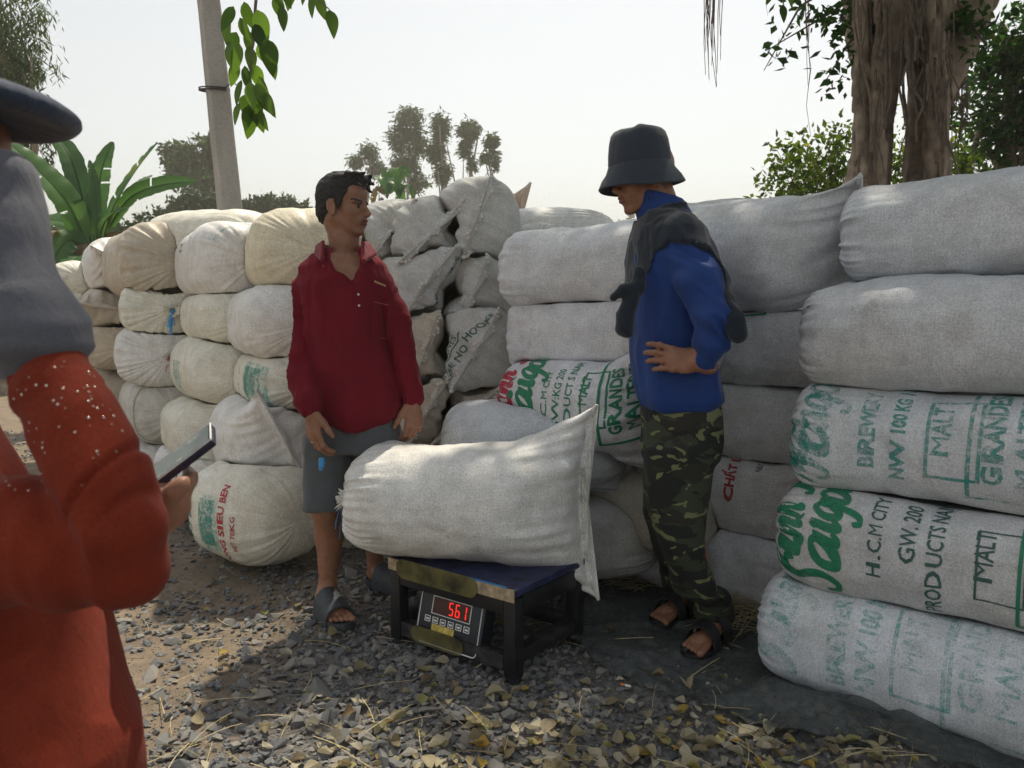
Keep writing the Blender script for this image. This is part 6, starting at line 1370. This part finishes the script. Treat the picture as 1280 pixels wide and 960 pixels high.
b = t.bsdf(col, .7, t.bump(n1.outputs[0], .3, .003)); tr = t.n('ShaderNodeBsdfTranslucent'); t.l(col, tr.inputs[0]); mx = t.n('ShaderNodeMixShader', Fac=.25); t.l(b.outputs[0], mx.inputs[1]); t.l(tr.outputs[0], mx.inputs[2]); t.l(mx.outputs[0], t.out.inputs[0]); M['dry'] = t.m
M['straw'] = m_plain('straw', (.46, .38, .21), .75, 60, .4)
def stone_mesh(seed, sx=(1, .75, .5)):
    rg = np.random.default_rng(seed); bm = bmesh.new(); p = rg.normal(size=(13, 3)); p /= np.linalg.norm(p, axis=1)[:, None]; p *= rg.uniform(.72, 1.1, (13, 1)); p *= V(*sx)*rg.uniform(.8, 1.2, 3)*.5
    for q in p: bm.verts.new(q)
    r = bmesh.ops.convex_hull(bm, input=bm.verts[:]); bmesh.ops.delete(bm, geom=[v for v in bm.verts if not v.link_faces], context='VERTS'); bmesh.ops.triangulate(bm, faces=bm.faces[:])
    bm.verts.index_update(); vs = np.array([v.co[:] for v in bm.verts]); fs = np.array([[v.index for v in f.verts] for f in bm.faces]); bm.free(); return vs, fs
STV = [stone_mesh(100+k) for k in range(16)]; STM = []
for k, (v, f_) in enumerate(STV):
    me = np_mesh('stone', v, f_, False, attrs={'rnd': np.zeros(len(v))}); me.materials.append(M['stone']); STM.append(me)
rg = np.random.default_rng(77)
def dens(x, y):
    """how stony the place is"""
    P = np.stack([x, y, x*0], -1); px = x/np.maximum(y, .1)
    return np.clip(.55+.5*vnoise(P*2.1, 3)+.35*ss(.35, -.1, x)*ss(-1.4, -.7, x)-.45*ss(.25, .8, x)-.42*ss(-.55, -.85, x), .03, 1)
def sample(n, x0, x1, y0, y1):
    x = rg.uniform(x0, x1, n*6); y = rg.uniform(y0, y1, n*6); k = rg.random(n*6) < dens(x, y); return x[k][:n], y[k][:n]
# 300 largest as parts of the ground
xa, ya = sample(300, -1.45, 1.1, 1.85, 3.5)
for i in range(len(xa)):
    o = link('stone', STM[i % 16], None, ground); s = rg.uniform(.034, .080)*(1.25 if rg.random() < .12 else 1)*(.75 if xa[i] > .35 else 1); o.scale = (s*rg.uniform(.8, 1.3), s, s*rg.uniform(.65, 1.1)); o.rotation_euler = (rg.uniform(-.5, .5), rg.uniform(-.5, .5), rg.uniform(0, 6.3)); o.location = (xa[i], ya[i], gz(xa[i], ya[i])+s*.10)
def scatter(name, tmpl, xs_, ys_, size, zoff, mat, tilt=.5, lift=0.0):
    VV, FF, RR = [], [], []; nb = 0; Z = ground_z(xs_, ys_); n = len(xs_)
    for k in range(len(tmpl)):
        ix = np.arange(k, n, len(tmpl)); m = len(ix); v, f_ = tmpl[k]; s = size[ix]; a = rg.uniform(0, 6.28, m); e1_, e2_ = rg.uniform(-tilt, tilt, m), rg.uniform(-tilt, tilt, m)
        ca_, sa_ = np.cos(a), np.sin(a); Rz = np.zeros((m, 3, 3)); Rz[:, 0, 0] = ca_; Rz[:, 0, 1] = -sa_; Rz[:, 1, 0] = sa_; Rz[:, 1, 1] = ca_; Rz[:, 2, 2] = 1
        Rx = np.tile(np.eye(3), (m, 1, 1)); Rx[:, 1, 1] = Rx[:, 2, 2] = np.cos(e1_); Rx[:, 1, 2] = -np.sin(e1_); Rx[:, 2, 1] = np.sin(e1_); Ry = np.tile(np.eye(3), (m, 1, 1)); Ry[:, 0, 0] = Ry[:, 2, 2] = np.cos(e2_); Ry[:, 0, 2] = np.sin(e2_); Ry[:, 2, 0] = -np.sin(e2_)
        Q = np.einsum('mij,mjk,mkl,nl->mni', Rz, Rx, Ry, v)*s[:, None, None]; Q[:, :, 0] += xs_[ix][:, None]; Q[:, :, 1] += ys_[ix][:, None]; Q[:, :, 2] += (Z[ix]+s*zoff+lift)[:, None]
        VV.append(Q.reshape(-1, 3)); FF.append((f_[None]+np.arange(m)[:, None, None]*len(v)+nb).reshape(-1, f_.shape[1])); RR.append(np.repeat(rg.random(m), len(v))); nb += m*len(v)
    me = np_mesh(name, np.concatenate(VV), np.concatenate(FF), False, attrs={'rnd': np.concatenate(RR)}); return tag(link(name, me, mat), kind='stuff')
x1, y1 = sample(15000, -2.6, 1.9, 1.7, 4.6); sz = .010+.036*rg.random(len(x1))**2.0
scatter('gravel', STV, x1, y1, sz, .12, M['stone'])
x2, y2 = rg.uniform(-2.4, 1.8, 16000), rg.uniform(1.7, 4.2, 16000); scatter('fine_gravel', STV, x2, y2, .004+.007*rg.random(16000), .1, M['stone'])
x3, y3 = sample(9000, -5, .2, 4.2, 7.5); scatter('gravel', STV, x3, y3, .015+.035*rg.random(len(x3))**2, .12, M['stone'])
# fallen leaves
def dry_leaf(seed):
    r2 = np.random.default_rng(seed); n = 7; u = np.linspace(0, 1, n); half = r2.uniform(.26, .36)*np.sin(np.pi*u**.85)**.8; half[0] = half[-1] = 0.004; bend, cup, tw = r2.uniform(-.7, .9), r2.uniform(.1, 1.6), r2.uniform(-1.1, 1.1); vs = []
    for s_ in (-1, -.45, 0, .45, 1):
        w = half*s_*(1+.18*vnoise(np.stack([u*5+seed, u*0+s_, u*0], 1), 2)); vs.append(np.stack([w, u-.5, cup*np.abs(w)**1.5*1.4+bend*(u-.5)**2+tw*w*(u-.5)+.05*vnoise(np.stack([u*4, u*0+s_*2, u*0+seed], 1), 4)], 1))
    vs = np.array(vs).transpose(1, 0, 2).reshape(-1, 3); vs[:, 2] -= vs[:, 2].min(); F = grid_faces(5, n, False); return vs, F
DLV = [dry_leaf(k) for k in range(14)]; DLM = []
for v, f_ in DLV:
    me = np_mesh('fallen_leaf', v, f_, True, attrs={'rnd': np.zeros(len(v))}); me.materials.append(M['dry']); DLM.append(me)
def leafpos(n):
    out = []
    while len(out) < n:
        px, py = rg.uniform(230, 1200), rg.uniform(700, 990); d = .10+.9*ss(820, 930, py)*ss(330, 480, px)*ss(1220, 1080, px)+.8*math.exp(-((px-1000)/130)**2-((py-910)/32)**2)+.25*math.exp(-((px-430)/60)**2-((py-900)/60)**2)
        if rg.random() < d: p = G(px, py); out.append((p.x, p.y))
    return np.array(out)
lp = leafpos(300)
for i, (x, y) in enumerate(lp):
    o = link('fallen_leaf', DLM[i % 14], None, ground); s = rg.uniform(.022, .058)+.012*(rg.random() < .2); o.scale = (s, s*rg.uniform(.9, 1.1), s); o.rotation_euler = (rg.uniform(-.35, .35), rg.uniform(-.35, .35), rg.uniform(0, 6.3)); o.location = (x, y, gz(x, y)+.010+.008*rg.random())
lq = leafpos(380); scatter('leaf_litter', DLV, lq[:, 0], lq[:, 1], rg.uniform(.012, .040, len(lq)), .12, M['dry'], .4, .006)
# straw
mb = MB()
def straw(x, y, z, L, a, el=.0, r=.0011, bend=.12):
    q = np.linspace(0, 1, 6); d = V(math.cos(a)*math.cos(el), math.sin(a)*math.cos(el), math.sin(el)); sd = V(-math.sin(a), math.cos(a), 0); b = rg.uniform(-bend, bend); pts = V(x, y, z)+np.outer(q*L, d)+np.outer(np.sin(q*2.4)*b*L, sd)+np.outer(np.sin(q*3.1)*.03*L, V(0, 0, 1)); mb.tube(pts, r, 3, cap=False)
for _ in range(400):
    px, py = rg.uniform(120, 1250), rg.uniform(690, 985)
    if rg.random() > .30+.5*ss(860, 940, py): continue
    p = G(px, py); straw(p.x, p.y, gz(p.x, p.y)+.016+.012*rg.random(), rg.uniform(.04, .20), rg.uniform(0, 6.28), rg.uniform(-.08, .12), rg.uniform(.0007, .0015))
for _ in range(420):
    px, py = rg.normal(938, 26), rg.normal(768, 14); p = G(px, py); straw(p.x, p.y, .02+.07*rg.random()*math.exp(-((px-945)/40)**2), rg.uniform(.08, .26), rg.uniform(-1.2, 1.2)+(0 if rg.random() < .5 else math.pi), rg.uniform(-.35, .45), rg.uniform(.0008, .0016))
for _ in range(130):
    px, py = rg.normal(800, 45), rg.normal(722, 14); p = G(px, py); straw(p.x, p.y, .015, rg.uniform(.06, .2), rg.uniform(0, 6.28), rg.uniform(-.1, .25), .0011)
tag(mb.build('straw', M['straw']), kind='stuff')
mb = MB(); p = np.array(W(925, 500, 2.98)); mb.tube([p+V(0, -.02, .02), p+V(.005, -.03, -.04), p+V(-.01, -.03, -.11), p+V(-.02, -.02, -.19)], .0022, 4); mb.tube([p+V(.005, -.03, -.04), p+V(-.03, -.03, -.09), p+V(-.035, -.03, -.14)], .0015, 4); mb.tube([p+V(.0, -.03, -.02), p+V(.02, -.03, .05), p+V(.03, -.03, .09)], .0015, 4)
tag(mb.build('straw_stalk', M['straw']), 'dry straw stalk with side shoots hanging over a grey sack beside the man in blue', 'straw')
# shade net
def resamp(P, n): P = np.array(P, float); d = np.r_[0, np.cumsum(np.linalg.norm(np.diff(P, axis=0), axis=1))]; q = np.linspace(0, d[-1], n); return np.stack([np.interp(q, d, P[:, 0]), np.interp(q, d, P[:, 1])], 1)
far = resamp([tuple(G(*q))[:2] for q in ((690, 762), (740, 742), (800, 735), (880, 745), (980, 762), (1040, 800), (1150, 830), (1300, 860))], 150); near = resamp([tuple(G(*q))[:2] for q in ((700, 800), (765, 850), (830, 868), (900, 890), (970, 926), (1060, 938), (1112, 926), (1180, 968), (1300, 1010))], 150)
NK = 70; vs = []
for j in range(NK):
    e = j/(NK-1); P = far*(1-e)+near*e; Z = ground_z(P[:, 0], P[:, 1]); Q = np.c_[P, Z*0]; u = np.linspace(0, 1, 150)
    wr = .020*np.maximum(0, 1-2.4*np.abs(vnoise(np.c_[P*V(3, 6)+.3*vnoise(np.c_[P*5, Z*0], 2)[:, None], Z*0], 5)))+.010*np.maximum(0, fbm(np.c_[P*V(5, 9), Z*0], 3, 5))+.010*np.abs(vnoise(np.c_[(P[:, 0]+P[:, 1])*16, (P[:, 0]-P[:, 1])*4, Z*0], 6)); ridge = .055*np.exp(-((e-.80)/.08)**2)*ss(.45, .6, u)*ss(.92, .8, u)+.045*np.exp(-((e-.35)/.1)**2)*np.exp(-((u-.12)/.1)**2)
    x_off = .015*vnoise(np.c_[u*30, u*0+3, u*0], 7)*(e > .9); vs.append(np.c_[P[:, 0], P[:, 1]+x_off, Z+.014+wr+ridge])
vs = np.concatenate(vs); t = NT('shade_net'); c = t.coord(); n1 = t.noise(5, c, 4, .6); n2 = t.noise(1, t.map(c, (500, 500, 500)), 2, .8); n3 = t.noise(40, c, 4, .7)
b = t.bsdf(t.ramp(n3.outputs[0], [(.3, (.060, .070, .073)), (.7, (.14, .152, .155))]), .7, t.bump(n2.outputs[0], .4, .002)); tr = t.n('ShaderNodeBsdfTransparent'); tr.inputs[0].default_value = (.75, .8, .78, 1); k = t.mix(.5, n1.outputs[0], n2.outputs[0]); mx = t.n('ShaderNodeMixShader'); t.l(t.ramp(k, [(.36, .25), (.62, .80)]), mx.inputs[0]); t.l(tr.outputs[0], mx.inputs[1]); t.l(b.outputs[0], mx.inputs[2]); t.l(mx.outputs[0], t.out.inputs[0]); M['net'] = t.m
net = link('shade_net', np_mesh('shade_net', vs, grid_faces(150, NK, False)[:, ::-1], True), M['net']); tag(net, 'dark crumpled shade net spread on the gravel under the nearest sacks', 'net')
# black cloth bundle tucked beside the weighed sack, under the middle pile
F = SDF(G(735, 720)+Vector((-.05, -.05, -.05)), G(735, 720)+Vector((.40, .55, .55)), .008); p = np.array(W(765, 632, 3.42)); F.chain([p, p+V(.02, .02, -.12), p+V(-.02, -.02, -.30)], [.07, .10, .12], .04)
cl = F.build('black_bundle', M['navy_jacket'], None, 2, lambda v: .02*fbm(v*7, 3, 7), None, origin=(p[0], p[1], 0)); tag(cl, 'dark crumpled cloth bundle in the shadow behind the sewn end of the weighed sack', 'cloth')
# cigarette end
p = G(776, 858); ce = empty('cigarette_end', (p.x, p.y, gz(p.x, p.y)+.012), 'small orange tipped cigarette end among the dry leaves', 'litter'); d = V(.8, -.55, .05)
mb = MB(); mb.tube([d*0, d*.016], .0038, 8); mb.build('filter', m_plain('orange_filter', (.62, .22, .05), .8), ce); mb = MB(); mb.tube([d*.0162, d*.034], .0037, 8); mb.build('paper', M['white_line'], ce)

# ------------------------------------------------------------------ hazy air
t = NT('haze_air'); vol = t.n('ShaderNodeVolumePrincipled'); vol.inputs['Color'].default_value = (.70, .67, .58, 1); vol.inputs['Density'].default_value = .0040; vol.inputs['Anisotropy'].default_value = .35; t.l(vol.outputs[0], t.out.inputs['Volume'])
mb = MB(); mb.box((0, 180, 11.5), (680, 500, 26), None); hz = mb.build('haze', t.m, None, False); tag(hz, kind='stuff')
